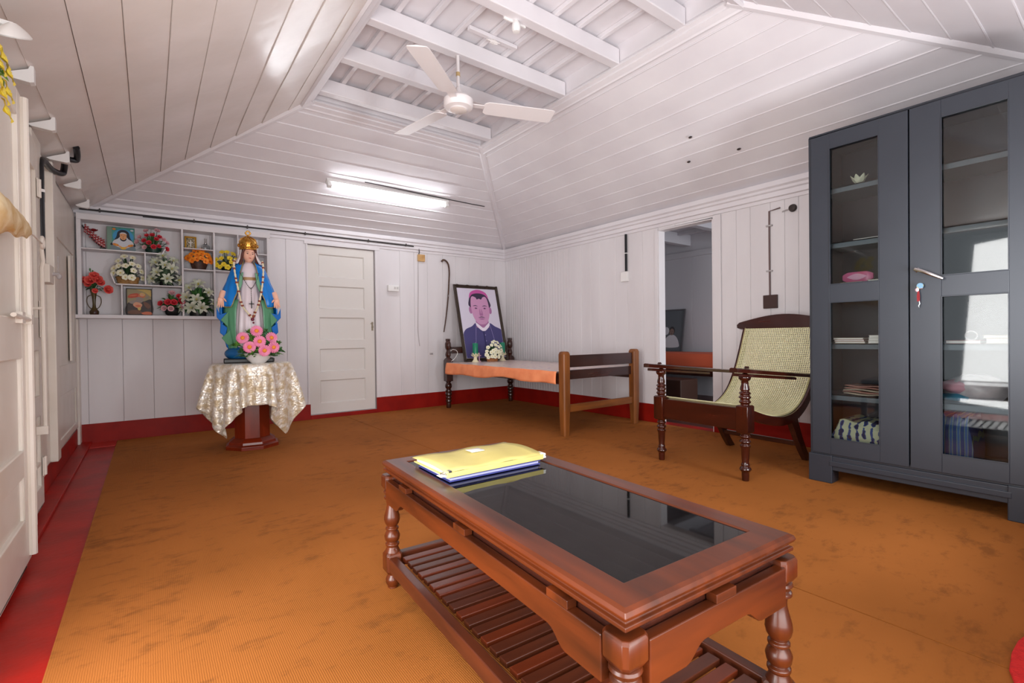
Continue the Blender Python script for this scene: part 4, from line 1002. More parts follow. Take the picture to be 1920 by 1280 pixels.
# deep outer skirt of the mantle (blue, with flips), green lining inside it, blue cape with wide sleeves
G = shell([(.08, .145, .095, 78), (.30, .195, .11, 74), (.42, .205, .11, 72), (.55, .17, .10, 70)], lambda u: .10+.03*math.sin(u*9), .53, pleat=.05)
MB().grid(G).build('mantle_skirt', BLUE, ST, solid=.006)
G = shell([(.06, .135, .096, 40), (.25, .168, .110, 36), (.42, .175, .112, 32), (.52, .15, .10, 30)], lambda u: .075+.04*(1-u)+.015*math.sin(u*20), .50, pleat=.035, npl=22)
MB().grid(G).build('mantle_lining', GREEN, ST, solid=.006)
for sx in (-1, 1):
    mb = MB()      # zigzag flips of the mantle edge showing green and blue
    pts = [(.150, .40), (.205, .385), (.226, .44), (.226, .36), (.200, .33), (.150, .30)]
    mb.prism([(sx*a, z) for a, z in pts], 'xz', -.060, -.050, 0)
    pts = [(.155, .28), (.200, .32), (.206, .24), (.170, .205)]
    mb.prism([(sx*a, z) for a, z in pts], 'xz', -.062, -.052, 0)
    mb.build('mantle_flip', mat('blue_matt', (10, 100, 184), .55, spec=.25), ST, bevel=.004)
    mb = MB(); mb.prism([(sx*a, z) for a, z in [(.145, .41), (.20, .34), (.150, .285)]], 'xz', -.068, -.061); mb.prism([(sx*a, z) for a, z in [(.13, .27), (.195, .20), (.16, .15), (.12, .13)]], 'xz', -.066, -.058)
    mb.build('lining_flip', mat('green_matt', (84, 142, 106), .55, spec=.25), ST, bevel=.003)
cape = [(.42, .190, .115, 30), (.50, .205, .118, 28), (.58, .178, .112, 27), (.66, .150, .102, 27), (.72, .130, .090, 27), (.765, .112, .074, 26), (.79, .085, .06, 30), (.805, .058, .05, 40)]
def hemc(u):
    # u = 1 at the front opening, 0 at the back; hands come out at about u = .6
    if u > .82: return .54-.10*min(1, (1-u)/.06)
    if u > .66: return .44+.06*((.82-u)/.16)**1.5
    return .50
G = shell(cape, hemc, .805, nth=90, pleat=.03, npl=16)
MB().grid(G).build('cape', BLUE, ST, solid=.006)
mb = MB(); e = [Vector(p) for p in G[-1]]; mb.tube([p+Vector((p.x, p.y, 0)).normalized()*.003 for p in e], .0042, 6)
for jj in (0, -1): mb.tube([Vector(r[jj])+Vector((0, -.003, 0)) for r in G], .0038, 6)
mb.build('cape_trim', TRIM, ST)
for sx in (-1, 1):
    mb = MB(); mb.prism([(sx*.040, .72), (sx*.062, .70), (sx*.085, .60), (sx*.070, .56), (sx*.050, .62)], 'xz', -.100, -.090); mb.build('lining_facing', GREEN, ST, bevel=.004)
def hand(sx):
    mb = MB(); b = Vector((sx*.190, -.058, .515))
    mb.tube([b+Vector((-sx*.012, .02, .045)), b+Vector((0, .0, .012)), b+Vector((sx*.004, -.004, -.006))], [.024, .020, .018], 10)
    mb.ellipsoid((b.x+sx*.006, b.y-.004, b.z-.018), (.022, .0115, .028), 12, 8)
    for k, (dx, l, sp) in enumerate(((-.016, .034, -.10), (-.006, .040, -.02), (.005, .038, .06), (.015, .030, .16))):
        q = Vector((b.x+sx*(.006+dx), b.y-.006, b.z-.040)); d = Vector((sx*(sp+.10), -.16, -1)).normalized()
        mb.tube([q+Vector((0, 0, .012)), q+d*l*.45, q+d*l*.75+Vector((0, -.002, 0)), q+d*l+Vector((0, -.006, 0))], [.0062, .0058, .0052, .0036], 8)
    q = Vector((b.x-sx*.014, b.y-.010, b.z-.010)); d = Vector((-sx*.55, -.5, -.65)).normalized()
    mb.tube([q, q+d*.016, q+d*.028+Vector((0, 0, -.004))], [.0075, .0064, .0044], 8)
    mb.build('hand', SKIN, ST, sharp=80)
hand(-1); hand(1)
# head
HM = Matrix.Translation((.004, -.012, .865)) @ Matrix.Rotation(R(9), 4, 'Z') @ Matrix.Rotation(R(4), 4, 'Y')
def headsurf(th, p):
    z = -math.cos(th); s = math.sin(th)
    w = .044*s*(1-.16*max(0, -z)**1.3); dpt = .050*s*(1-.05*max(0, -z))
    x, y = w*math.cos(p), dpt*math.sin(p); zz = .064*z
    if y < 0:                                  # face: brow, nose, lips, chin relief
        f = -math.sin(p); g = max(0, f)**8
        fx = x/.044
        y -= .010*math.exp(-(fx/.13)**2-((zz+.008)/.016)**2)*f+.004*math.exp(-(fx/.16)**2-((zz-.012)/.018)**2)*f
        y += .0045*(math.exp(-((fx-.42)/.2)**2-((zz-.006)/.010)**2)+math.exp(-((fx+.42)/.2)**2-((zz-.006)/.010)**2))*f
        y -= .004*math.exp(-(fx/.26)**2-((zz+.030)/.006)**2)*f+.004*math.exp(-(fx/.3)**2-((zz+.052)/.010)**2)*f
    return (x, y, zz)
RR = [[headsurf(max(.02, PI*i/26), 2*PI*j/48) for j in range(48)] for i in range(27)]
mb = MB().loft(RR, 0, True, True, HM); mb.tube([HM @ Vector((0, .008, -.045)), Vector((.0, .0, .805)), Vector((0, .0, .782))], [.025, .026, .034], 14)
mb.build('head', SKIN, ST, sharp=80)
mb = MB()
for sx in (-1, 1): mb.ellipsoid((sx*.0185, -.0425, .0065), (.0075, .0034, .0034), 10, 6, 0, HM); mb.tube([(sx*.009, -.0465, .0165), (sx*.019, -.0455, .0200), (sx*.029, -.0395, .0165)], .0013, 5, 0, HM)
mb.build('eyes', EYE, ST)
mb = MB().ellipsoid((0, -.0515, -.0295), (.0095, .0035, .0034), 10, 6, 0, HM); mb.build('lips', LIP, ST)
mb = MB()
for sx in (-1, 1):
    mb.tube(smoothline([(sx*.036, -.026, .050), (sx*.048, -.018, .015), (sx*.053, -.016, -.03), (sx*.057, -.022, -.075), (sx*.058, -.026, -.10)], 4), [.009]*5+[.010]*5+[.013]*5+[.009]*2, 8, 0, HM)
mb.build('hair', BROWN, ST)
G = []
for i in range(11):
    t = i/10; z = .935-.145*t; rx = .054+.010*t+.045*t**3; ry = .058+.012*t; op = R(62-16*t)
    G.append([(rx*math.cos(a)*(1+.02*math.cos(12*a)), .004+ry*math.sin(a), z) for a in [-PI/2+op+(2*PI-2*op)*j/40 for j in range(41)]])
MB().grid(G).build('veil', mat('pale_veil', (226, 214, 214), .35), ST, solid=.005)
mb = MB().lathe([(.0585, .905), (.062, .908), (.060, .918), (.064, .925), (.0665, .955), (.064, .972), (.052, .990), (.030, 1.006), (.012, 1.012), (.010, 1.020)], 0, -.002, 28)
for k in range(10):
    a = 2*PI*k/10; mb.ellipsoid((.066*math.cos(a), -.002+.066*math.sin(a), .942), (.010, .010, .016), 8, 6); mb.tube([(.064*math.cos(a), -.002+.064*math.sin(a), .965), (.050*math.cos(a), -.002+.050*math.sin(a), .996), (.012*math.cos(a), -.002+.012*math.sin(a), 1.016)], .005, 6)
mb.tube([(.060*math.cos(t), -.002+.060*math.sin(t), .912) for t in [2*PI*k/30 for k in range(30)]], .005, 6, closed=True)
cr = mb.build('crown', GOLD, ST)
mb = MB().ellipsoid((0, -.002, 1.024), (.008, .008, .008), 10, 6)
mb.tube([(.016*math.cos(t), -.002, 1.044+.016*math.sin(t)) for t in [2*PI*k/20 for k in range(20)]], .0055, 6, closed=True)
for k in range(3): mb.ellipsoid((.018*math.cos(PI/2*k), -.002, 1.044+.018*math.sin(PI/2*k)), (.006, .005, .006), 8, 6)
mb.build('finial', GOLD, cr)
mb = MB()
for k in range(10):
    a = 2*PI*(k+.5)/10; mb.ellipsoid((.0655*math.cos(a), -.002+.0655*math.sin(a), .940), (.004, .004, .004), 8, 5)
mb.build('gems', mat('red_gem', (150, 24, 30), .1), cr)
# garland and rosary hung on the statue
def front(pts): return [Vector((PX-.005, PY+.03, .6785))+Matrix.Rotation(R(-6), 3, 'Z') @ Vector(p) for p in pts]
path = smoothline([(-.098, -.070, .815), (-.104, -.092, .775), (-.098, -.116, .70), (-.086, -.126, .62), (-.072, -.130, .54), (-.056, -.128, .46), (-.022, -.106, .405), (.018, -.098, .362), (.036, -.106, .40), (.060, -.128, .46), (.078, -.130, .54), (.090, -.126, .62), (.098, -.116, .70), (.100, -.092, .775), (.094, -.070, .815)], 8)
path = front(path)
GA = thing('flower_garland', 'long cream flower garland with red-brown beads hanging round the statue', 'garland', (0, 0, 0))
MB().tube(path, [.0065+.0015*math.sin(i*1.9) for i in range(len(path))], 7).build('cream_blossoms', mat('cream_petals', (234, 222, 190), .7, bump=.6, bscale=200), GA)
rdm = mat('red_brown_bead', (140, 66, 46), .5); b0 = None
for i in (4, 12, 20, 23, 30, 38, 41, 52, 58, 60, 64, 72, 75, 82, 90, 94, 102, 108):
    p = path[min(i, len(path)-1)]
    if b0 is None: b0 = MB().ellipsoid((0, 0, 0), (.0115, .0095, .0095), 10, 6).build('red_bead', rdm, GA, loc=p)
    else: dup(b0, GA, location=p)
mb = MB().ellipsoid(front([(.018, -.100, .345)])[0], (.013, .011, .014), 10, 7); mb.ellipsoid(front([(.024, -.100, .318)])[0], (.008, .007, .008), 10, 6); mb.build('tassel', mat('dark_red_bead', (112, 34, 56), .5), GA)
RO = thing('rosary', 'dark beaded rosary with a cross hanging at the statue chest', 'rosary', (0, 0, 0))
rp = front(smoothline([(-.066, -.106, .715), (-.040, -.098, .665), (-.012, -.086, .615), (.012, -.082, .592), (.034, -.090, .620), (.054, -.100, .665), (.066, -.106, .712)], 8))
rq = front(smoothline([(.012, -.088, .592), (.012, -.090, .55), (.013, -.094, .51), (.013, -.096, .485)], 6))
blk = mat('black_beads', (40, 30, 30), .3); mb = MB().tube(rp, .0012, 5); mb.tube(rq, .0012, 5)
for p in rp[::2]+rq[::2]: mb.ellipsoid(p, (.0034, .0034, .0034), 7, 5)
mb.build('beads', blk, RO)
p = front([(.013, -.097, .462)])[0]; mb = MB().box(p.x-.004, p.x+.004, p.y-.003, p.y+.003, p.z-.030, p.z+.026); mb.box(p.x-.018, p.x+.018, p.y-.003, p.y+.003, p.z+.002, p.z+.010); mb.build('cross', blk, RO)

# ------------------------------------------------------------------ flowers
def petal(mb, a, pts, wid, m=0, cup=.0, up=None):
    """petal in direction a: pts = list of (radius, z), wid = half widths"""
    ca, sa = math.cos(a), math.sin(a); G = []
    for (r_, z), w_ in zip(pts, wid): G.append([(ca*r_-sa*w_*s_, sa*r_+ca*w_*s_, z+cup*abs(s_)*w_) for s_ in (-1, 0, 1)])
    mb.grid(G, m)
def fl_rose(r):
    mb = MB()
    for l, (n, k, lean) in enumerate(((3, .34, .15), (5, .62, .45), (6, 1.0, 1.0))):
        for i in range(n):
            a = 2*PI*(i+.5*l)/n
            petal(mb, a, [(.12*r, -.25*r), (r*k*.7, -.05*r), (r*k*(.75+.15*lean), r*(.50-.25*lean)), (r*k*(.8+.28*lean), r*(.72-.50*lean))], [.15*r, r*k*.62, r*k*.66, r*k*.3], 0, .25)
    mb.ellipsoid((0, 0, .1*r), (.3*r, .3*r, .5*r), 8, 6, 0); return mb
def fl_lily(r):
    mb = MB()
    for i in range(6):
        a = 2*PI*i/6+.2; w_ = .22 if i % 2 else .28
        petal(mb, a, [(.04*r, -.5*r), (.16*r, -.1*r), (.45*r, .26*r), (.8*r, .34*r), (1.05*r, .16*r)], [.05*r, .16*r, w_*r, w_*.75*r, .01*r], 0, .35)
    for i in range(4): mb.tube([(0, 0, -.3*r), (.10*r*math.cos(i*1.6), .10*r*math.sin(i*1.6), .35*r)], .018*r+.0006, 4, 1)
    return mb
def fl_blossom(r):
    mb = MB()
    for i in range(5):
        a = 2*PI*i/5; petal(mb, a, [(.05*r, -.15*r), (.4*r, .10*r), (.8*r, .16*r), (1.0*r, .05*r)], [.08*r, .38*r, .46*r, .18*r], 0, .2)
    mb.ellipsoid((0, 0, .08*r), (.2*r, .2*r, .14*r), 8, 5, 1); return mb
def fl_daisy(r):
    mb = MB()
    for l, n in ((0, 17), (1, 17)):
        for i in range(n):
            a = 2*PI*(i+.5*l)/n; petal(mb, a, [(.22*r, .05*r*l), (.6*r, (.12+.10*l)*r), (.88*r, (.10+.12*l)*r), (r*(1-.06*l), (.02+.1*l)*r)], [.03*r, .062*r, .070*r, .018*r], 0)
    return mb
FK = {'rose': fl_rose, 'lily': fl_lily, 'blossom': fl_blossom, 'daisy': fl_daisy}
LG = {k: mat('leaf_'+k, c, .45, c2=d, scale=30) for k, c, d in (('dark', (34, 66, 36), (52, 92, 48)), ('mid', (56, 104, 54), (84, 136, 70)), ('lily', (84, 108, 84), (128, 150, 118)), ('bright', (70, 126, 48), (120, 168, 70)), ('grey', (98, 112, 92), (126, 138, 114)))}
def leaves(n, W, H, D, z0, seed, length=.5, width=.010, ymax=.06, droop=.25, zmin=.004):
    r = random.Random(seed); mb = MB()
    for i in range(n):
        az = r.uniform(0, 2*PI); el = r.uniform(-.15, 1.45); L = r.uniform(.6, 1.0)
        d = Vector((math.cos(az)*math.cos(el)*W, math.sin(az)*math.cos(el)*D, math.sin(el)*H))
        st = d*r.uniform(.05, .45); en = d*L; sd = Vector((-d.y, d.x, r.uniform(-.4, .4)*W)); sd = sd.normalized() if sd.length > 1e-5 else Vector((1, 0, 0))
        w_ = width*r.uniform(.7, 1.3); G = []
        for k in range(5):
            t = k/4; p = st.lerp(en, t); p.z += -droop*H*.5*t*t+.10*H*math.sin(PI*t)*.5
            q = w_*math.sin(PI*min(1, .12+.86*t))
            row = []
            for s_ in (-1, 0, 1):
                v = p+sd*q*s_; v.z += z0-abs(s_)*q*.3*-1; v.y = min(v.y, ymax); v.z = max(v.z, zmin); row.append(v)
            G.append(row)
        mb.grid(G)
    return mb
def bouquet(name, label, loc, pot, leaf, W, H, D, heads, seed, group=None, nleaf=46, llen=1, lw=.010, ymax=.06, cat='flower arrangement', fname='flower', manual=None, rz=0, zmin=.004):
    """pot = (builder(mb)->pot height, material, part name); heads = [(kind, n, r, petal mat, centre mat)]"""
    o = thing(name, label, cat, loc, rz, group)
    mb = MB(); hp = pot[0](mb); mb.build(pot[2], pot[1], o, bevel=0)
    leaves(nleaf, W*1.05, H*1.0, D, hp, seed, llen, lw, ymax, zmin=zmin).build('foliage', LG[leaf], o)
    r = random.Random(seed+1); taken = []; stems = MB()
    for hi, (kind, n, rad, pm, cm) in enumerate(heads):
        proto = None
        for i in range(n):
            if manual: x, y, z = manual[hi][i]
            else:
                for _ in range(200):
                    x, z = r.uniform(-1, 1), r.uniform(-.12, 1); q = x*x+z*z
                    if q > 1: continue
                    X, Z = x*(W-rad*.6), hp+z*(H-rad*.6)
                    if all(math.hypot(X-a, Z-b) > (rad+c)*.80*(1-_/260) for a, b, c in taken): break
                x, z = X, Z; y = -D*.85*math.sqrt(max(0, 1-min(1, q)))-.01
                taken.append((X, Z, rad))
            z = max(z, hp*.6+rad*.5); y = min(y, ymax-.03)
            d = Vector((x/W*.9, -.75+y*1.0, (z-hp)/H*.7+.12)).normalized()
            ro = d.to_track_quat('Z', 'Y').to_euler()
            if proto is None: proto = FK[kind](rad).build(fname, [pm, cm], o, loc=(x, y, z), rot=ro, sharp=70)
            else: dup(proto, o, location=(x, y, z), rotation_euler=ro, scale=(r.uniform(.85, 1.1),)*3)
            stems.tube([(x*.25, y*.3, hp*.8), (x*.75, y*.6, hp+(z-hp)*.55), (x-d.x*rad*.3, y-d.y*rad*.3, z-d.z*rad*.3)], .0022, 4)
    stems.build('stems', LG['dark'], o)
    return o
# pots
def tapered(r0, r1, h, seg=24, sy=.8):
    def f(mb):
        mb.lathe([(0, 0), (r0, 0), (r0+.002, .004), (r1, h-.006), (r1+.004, h-.004), (r1+.004, h), (r1-.004, h), (r1-.006, h-.012), (0, h-.012)], 0, 0, seg, 0, Matrix.Diagonal((1, sy, 1, 1))); return h
    return f
def roundbowl(r, h):
    def f(mb):
        mb.lathe([(0, 0), (r*.55, 0), (r*.85, h*.25), (r, h*.6), (r*.92, h*.95), (r*.86, h), (r*.8, h*.9), (0, h*.85)], 0, 0, 24); return h
    return f
def basket(rx, h):
    def f(mb):
        for k in range(7):
            z = h*(k+.5)/7; rr = rx*(.82+.18*(k/6)); mb.tube([(rr*math.cos(t)+.0015*math.cos(13*t+k*PI), .68*rr*math.sin(t)+.0015*math.sin(13*t+k*PI), z) for t in [2*PI*j/52 for j in range(52)]], h/12, 6, closed=True)
        for k in range(16):
            t = 2*PI*k/16; mb.tube([(rx*.80*math.cos(t), .68*rx*.80*math.sin(t), .002), (rx*1.0*math.cos(t), .68*rx*1.0*math.sin(t), h*.98)], .0022, 5)
        mb.lathe([(0, .001), (rx*.78, .001), (rx*.9, h*.8), (0, h*.8)], 0, 0, 20, 0, Matrix.Diagonal((1, .68, 1, 1))); return h
    return f
DGP = mat('dark_green_pot', (20, 52, 44), .35); BKP = mat('black_pot', (26, 28, 28), .3); WICK = mat('wicker', (190, 146, 90), .6, c2=(156, 112, 62), scale=60); BRW = mat('brown_wicker', (84, 52, 40), .5, c2=(64, 38, 28), scale=50)
IVP = mat('cream_flower', (234, 232, 206), .5); YC = mat('yellow_centre', (216, 200, 90), .5); CORAL = mat('coral_petals', (236, 112, 96), .5, c2=(216, 62, 62), scale=26); RDP = mat('red_petals', (206, 52, 66), .5); PKP = mat('pale_pink_petals', (222, 172, 178), .5); LILP = mat('lily_white', (176, 184, 160), .5, c2=(204, 206, 190), scale=20); ORP = mat('orange_petals', (244, 150, 34), .5, c2=(238, 122, 24), scale=20); YEP = mat('yellow_petals', (238, 210, 50), .5); PINK = mat('pink_daisy_petals', (240, 122, 168), .5, c2=(246, 150, 186), scale=24); ORC = mat('orange_centre', (238, 150, 54), .6)

# the wall shelf
SH = thing('wall_shelf', 'white wooden wall shelf with uneven compartments full of flowers and pictures', 'shelf', (0, 0, 0))
YS = -.165
def brd(name, x0, x1, z0, z1, y0=YS): return MB().box(x0, x1, y0, -.0005, z0, z1).build(name, WALL, SH, bevel=.0015)
brd('top_board', -4.432, -3.0, 1.862, 1.912); brd('bottom_board', -4.445, -3.0, 1.055, 1.084, YS-.012)
brd('side_board', -4.432, -4.404, 1.0845, 1.8615); brd('side_board', -3.03, -3.006, 1.0845, 1.8615)
brd('shelf_board', -4.4035, -3.875, 1.622, 1.632); brd('shelf_board', -4.19, -3.728, 1.340, 1.350)
brd('divider', -3.994, -3.984, 1.3505, 1.6215); brd('divider', -4.155, -4.145, 1.0845, 1.3395)
brd('divider', -3.7275, -3.7125, 1.0845, 1.8615); brd('divider', -3.482, -3.468, 1.0845, 1.8615)
brd('divider', -3.285, -3.275, 1.518, 1.8615)
brd('shelf_board', -3.712, -3.4825, 1.692, 1.700); brd('shelf_board', -3.712, -3.4825, 1.502, 1.512); brd('shelf_board', -3.4675, -3.0305, 1.506, 1.516); brd('shelf_board', -3.2745, -3.0305, 1.690, 1.700)
M = MB(); M.prism([(-3.875, 1.622), (-3.866, 1.622), (-3.84, 1.672), (-3.848, 1.676)], 'xz', YS, -.0005); M.build('end_lip', WALL, SH)
M = MB(); M.prism([(-4.19, 1.350), (-4.199, 1.350), (-4.225, 1.43), (-4.215, 1.432)], 'xz', YS, -.0005); M.build('end_lip', WALL, SH)
SY = -.085
# top row
BO = thing('boat_ornament', 'black curved boat ornament with red and white figures on the shelf top left', 'ornament', (-4.318, SY, 1.6325))
mb = MB(); hull = smoothline([(-.082, 0, .185), (-.060, 0, .140), (-.025, 0, .088), (.015, 0, .046), (.062, 0, .016)], 6)
mb.loft([[(p.x, -.012*s_, p.z+.022*s_) for s_ in ()] or [(p.x, -w_, p.z+.016), (p.x+.008, 0, p.z-.012), (p.x, w_, p.z+.016), (p.x-.004, 0, p.z+.006)] for p, w_ in zip(hull, [.006+.016*math.sin(PI*min(1, i/len(hull)+.1)) for i in range(len(hull))])], 0, True)
mb.prism([(.020, .0), (.066, .0), (.066, .010), (.030, .022)], 'xz', -.010, .010)
mb.build('hull', BLACK, BO)
MB().lathe([(0, 0), (.028, 0), (.028, .004), (.0, .005)], -.02, 0, 16).build('stand', BLACK, BO)
rw = mat('red_white_figures', (150, 24, 34), .5, c2=(214, 200, 196), scale=90, mix=(.52, .56)); fg = None
for i, (x, z) in enumerate(((-.062, .165), (-.046, .150), (-.030, .125), (-.012, .105), (.004, .088), (.020, .075), (.036, .064), (.052, .052))):
    if fg is None: fg = MB().lathe([(.011, -.030), (.012, 0), (.009, .018), (.004, .023), (.007, .030), (.007, .037), (.001, .042)], 0, 0, 8).build('figure', rw, BO, loc=(x, -.004, z))
    else: dup(fg, BO, location=(x, -.004, z))
proto = fl_rose(.026).build('rose_canopy', [mat('dark_red_petals', (142, 26, 32), .5), YC], BO, loc=(-.010, -.01, .155), rot=(R(25), 0, 0), sharp=70)
NP = thing('devotional_print', 'framed colour print of a nun in white against teal leaning on the shelf', 'picture', (-4.152, -.112, 1.6328), R(0))
tl = Matrix.Rotation(R(-10), 4, 'X')
mb = MB().box(-.094, .094, 0, .006, 0, .212, 0, tl); mb.build('board', BRN, NP)
np_ = [mat('teal_print', (78, 150, 140), .35, c2=(70, 136, 128), scale=30), mat('blue_halo', (70, 150, 196), .35), mat('dark_veil', (40, 42, 52), .35), mat('white_habit', (206, 208, 214), .35), mat('print_skin', (222, 160, 112), .35), mat('orange_flowers_print', (216, 132, 58), .4), mat('print_border', (120, 148, 132), .4), mat('print_line', (90, 60, 50), .4)]
Q = [([(-.092, .002), (.092, .002), (.092, .21), (-.092, .21)], 0), ([(-.092, .002), (-.060, .002), (-.060, .21), (-.092, .21)], 6), (ell(.016, .130, .070, .066), 1),
     (sm2([(-.062, .045), (-.050, .085), (-.030, .125), (-.022, .165), (-.006, .184), (.016, .190), (.038, .184), (.054, .165), (.062, .125), (.080, .085), (.091, .045)]), 2),
     (sm2([(-.055, .060), (-.046, .090), (-.020, .108), (-.006, .125), (-.004, .100), (.016, .086), (.036, .100), (.038, .125), (.052, .108), (.076, .090), (.085, .060), (.050, .032), (.016, .022), (-.020, .032)]), 3),
     (sm2([(-.010, .150), (.002, .164), (.016, .167), (.030, .164), (.042, .150), (.036, .152), (.016, .156), (-.004, .152)]), 3),
     (sm2([(-.007, .140), (-.004, .152), (.016, .157), (.036, .152), (.039, .140), (.036, .118), (.028, .104), (.016, .099), (.004, .104), (-.004, .118)]), 4),
     (sm2([(-.003, .1405), (.004, .144), (.011, .141), (.004, .1425)]), 7), (sm2([(.021, .141), (.028, .144), (.035, .1405), (.028, .1425)]), 7), (ell(.004, .1365, .0032, .0016, 8), 7), (ell(.028, .1365, .0032, .0016, 8), 7), (sm2([(.014, .136), (.0125, .122), (.016, .120), (.0195, .122), (.018, .136)]), 8), (ell(.016, .1125, .007, .0018, 8), 7),
     (sm2([(-.060, .002), (-.055, .050), (-.030, .036), (.016, .022), (.062, .036), (.086, .050), (.090, .002)]), 9),
     (sm2([(-.048, .064), (-.022, .058), (-.012, .044), (-.030, .040), (-.052, .050)]), 5), (sm2([(.078, .064), (.054, .058), (.044, .044), (.062, .040), (.082, .050)]), 5), (sm2([(-.014, .046), (.004, .038), (.008, .028), (-.010, .032)]), 4), (sm2([(.046, .046), (.028, .038), (.024, .028), (.042, .032)]), 4), (ell(.016, .024, .020, .011, 14), 10), (ell(-.030, .052, .006, .004, 8), 10), (ell(.062, .052, .006, .004, 8), 10),
     (ell(-.045, .190, .012, .010, 10), 5), (ell(.075, .188, .012, .008, 10), 3)]
np_ += [mat('print_nose', (196, 130, 90), .35), mat('grey_habit', (120, 134, 140), .35), mat('yellow_print', (226, 176, 70), .35)]
mb = MB().sheets(Q, .0003, tl @ Matrix.Translation((0, -.0005, 0))); mb.build('print', np_, NP, keep=True)
bouquet('flower_arrangement', 'red and pale pink rose buds in a dark green pot on the top shelf', (-3.930, SY, 1.6328), (tapered(.050, .062, .052), DGP, 'pot'), 'mid', .130, .175, .09, [('rose', 9, .018, RDP, RDP), ('rose', 7, .020, PKP, PKP)], 11, nleaf=90, lw=.006, fname='rose')
GF = thing('small_framed_picture', 'small gilt framed picture standing beside the glass jar on the shelf', 'picture', (-3.650, -.060, 1.7008))
tl = Matrix.Rotation(R(-8), 4, 'X')
MB().frame(.092, .125, [(0, -.006), (0, .006), (.006, .008), (.013, .003), (.014, -.006)], 0, tl @ T(0, 0, .0625) @ Matrix.Rotation(R(90), 4, 'X')).build('frame', mat('gilt_frame', (214, 164, 60), .3, metal=.5), GF)
mb = MB().sheets([([(-.036, .010), (.036, .010), (.036, .115), (-.036, .115)], 0), ([(-.004, .028), (.004, .028), (.004, .092), (-.004, .092)], 1), ([(-.018, .064), (.018, .064), (.018, .072), (-.018, .072)], 1)], .0004, tl)
mb.build('picture_print', [mat('patterned_print', (196, 178, 140), .4, c2=(70, 66, 60), scale=120, mix=(.45, .55)), PAP], GF, keep=True)
MB().box(-.038, .038, .003, .006, .006, .119, 0, tl).build('backing', BRN, GF)
GJ = thing('glass_jar', 'small clear glass oil lamp with chrome fittings right of the gilt picture', 'jar', (-3.535, -.070, 1.7008))
GL = mat('clear_glass', (240, 244, 246), .03, trans=1, ior=1.45)
MB().lathe([(0, 0), (.030, 0), (.034, .006), (.035, .035), (.030, .048), (.014, .060), (.012, .066), (.010, .060), (.027, .046), (.032, .034), (.031, .008), (0, .004)], 0, 0, 24).build('jar_body', GL, GJ)
mb = MB().lathe([(.013, .062), (.013, .070), (.009, .073)], 0, 0, 14)
for sx in (-1, 1): mb.tube([(sx*.007, 0, .070), (sx*.007, 0, .112)], .003, 8)
mb.build('fitting', CHROME, GJ)
bouquet('flower_arrangement', 'orange silk flowers in a dark brown basket on the middle shelf', (-3.590, SY, 1.5128), (tapered(.050, .072, .078, sy=.7), BRW, 'basket'), 'dark', .110, .125, .09, [('blossom', 13, .029, ORP, mat('deep_orange', (214, 92, 20), .6))], 21, nleaf=40, lw=.008)
bouquet('flower_arrangement', 'yellow silk flowers with grey-green leaves on the shelf beside the statue', (-3.365, SY, 1.5168), (tapered(.038, .048, .030), BKP, 'pot'), 'grey', .120, .180, .10, [('blossom', 14, .025, YEP, mat('golden_centre', (214, 170, 30), .6))], 31, nleaf=60, lw=.012)
bouquet('flower_arrangement', 'cream flowers in a light wicker basket on the middle shelf', (-4.110, SY-.005, 1.3508), (basket(.078, .064), WICK, 'basket'), 'dark', .120, .205, .10, [('blossom', 15, .029, IVP, YC)], 41, nleaf=60, lw=.010)
LA = bouquet('flower_arrangement', 'greenish white lilies in a black pot on the middle shelf', (-3.845, SY-.01, 1.3508), (tapered(.042, .050, .048), BKP, 'pot'), 'lily', .130, .265, .11, [('lily', 9, .052, LILP, YC)], 51, nleaf=190, lw=.013, fname='lily')
VS = thing('flower_vase', 'slender brown vase of coral roses with loop handles at the shelf lower left', 'vase', (-4.335, SY, 1.0848))
mb = MB().lathe([(0, 0), (.026, 0), (.031, .012), (.031, .030), (.020, .048), (.012, .066), (.010, .090), (.012, .130), (.018, .175), (.027, .215), (.024, .216), (.012, .150), (0, .145)], 0, 0, 22)
mb.build('vase_body', mat('olive_brown_glaze', (86, 74, 30), .25, c2=(58, 28, 24), scale=12, stretch=(1, 1, .6)), VS)
mb = MB()
for sx in (-1, 1): mb.tube(smoothline([(sx*.016, 0, .165), (sx*.040, 0, .150), (sx*.046, 0, .110), (sx*.034, 0, .070), (sx*.016, 0, .050)], 5), .0032, 6)
mb.build('handles', mat('dark_brass', (74, 58, 36), .3, metal=.6), VS)
leaves(26, .09, .10, .06, .215, 61, width=.012, ymax=.06).build('foliage', LG['dark'], VS)
pr = None; st = MB()
for x, y, z, sc in ((-.062, -.02, .285, .8), (-.018, -.045, .285, 1.05), (.025, -.04, .295, 1.0), (.006, -.04, .325, .9), (.092, -.02, .215, .95), (.010, -.045, .200, .55), (-.035, -.03, .255, .7), (.045, -.03, .270, .8)):
    d = Vector((x*4, -.7, (z-.22)*4)).normalized(); ro = d.to_track_quat('Z', 'Y').to_euler()
    if pr is None: pr = fl_rose(.034).build('rose', [CORAL, CORAL], VS, loc=(x, y, z), rot=ro, sharp=70); pr.scale = (sc,)*3
    else: dup(pr, VS, location=(x, y, z), rotation_euler=ro, scale=(sc,)*3)
    st.tube([(0, 0, .18), (x*.6, y*.5, .215+(z-.215)*.6), (x, y+.004, z-.004)], .002, 4)
for x, z in ((-.020, .375), (-.004, .360)): st.tube([(0, 0, .2), (x*.5, -.01, .3), (x, -.02, z)], .002, 4); st.ellipsoid((x, -.02, z), (.006, .006, .014), 8, 6)
st.build('stems', LG['mid'], VS)
AP = thing('framed_picture', 'dark edged reddish brown print standing on the bottom shelf between vase and roses', 'picture', (-4.035, -.105, 1.0848))
tl = Matrix.Rotation(R(-8), 4, 'X')
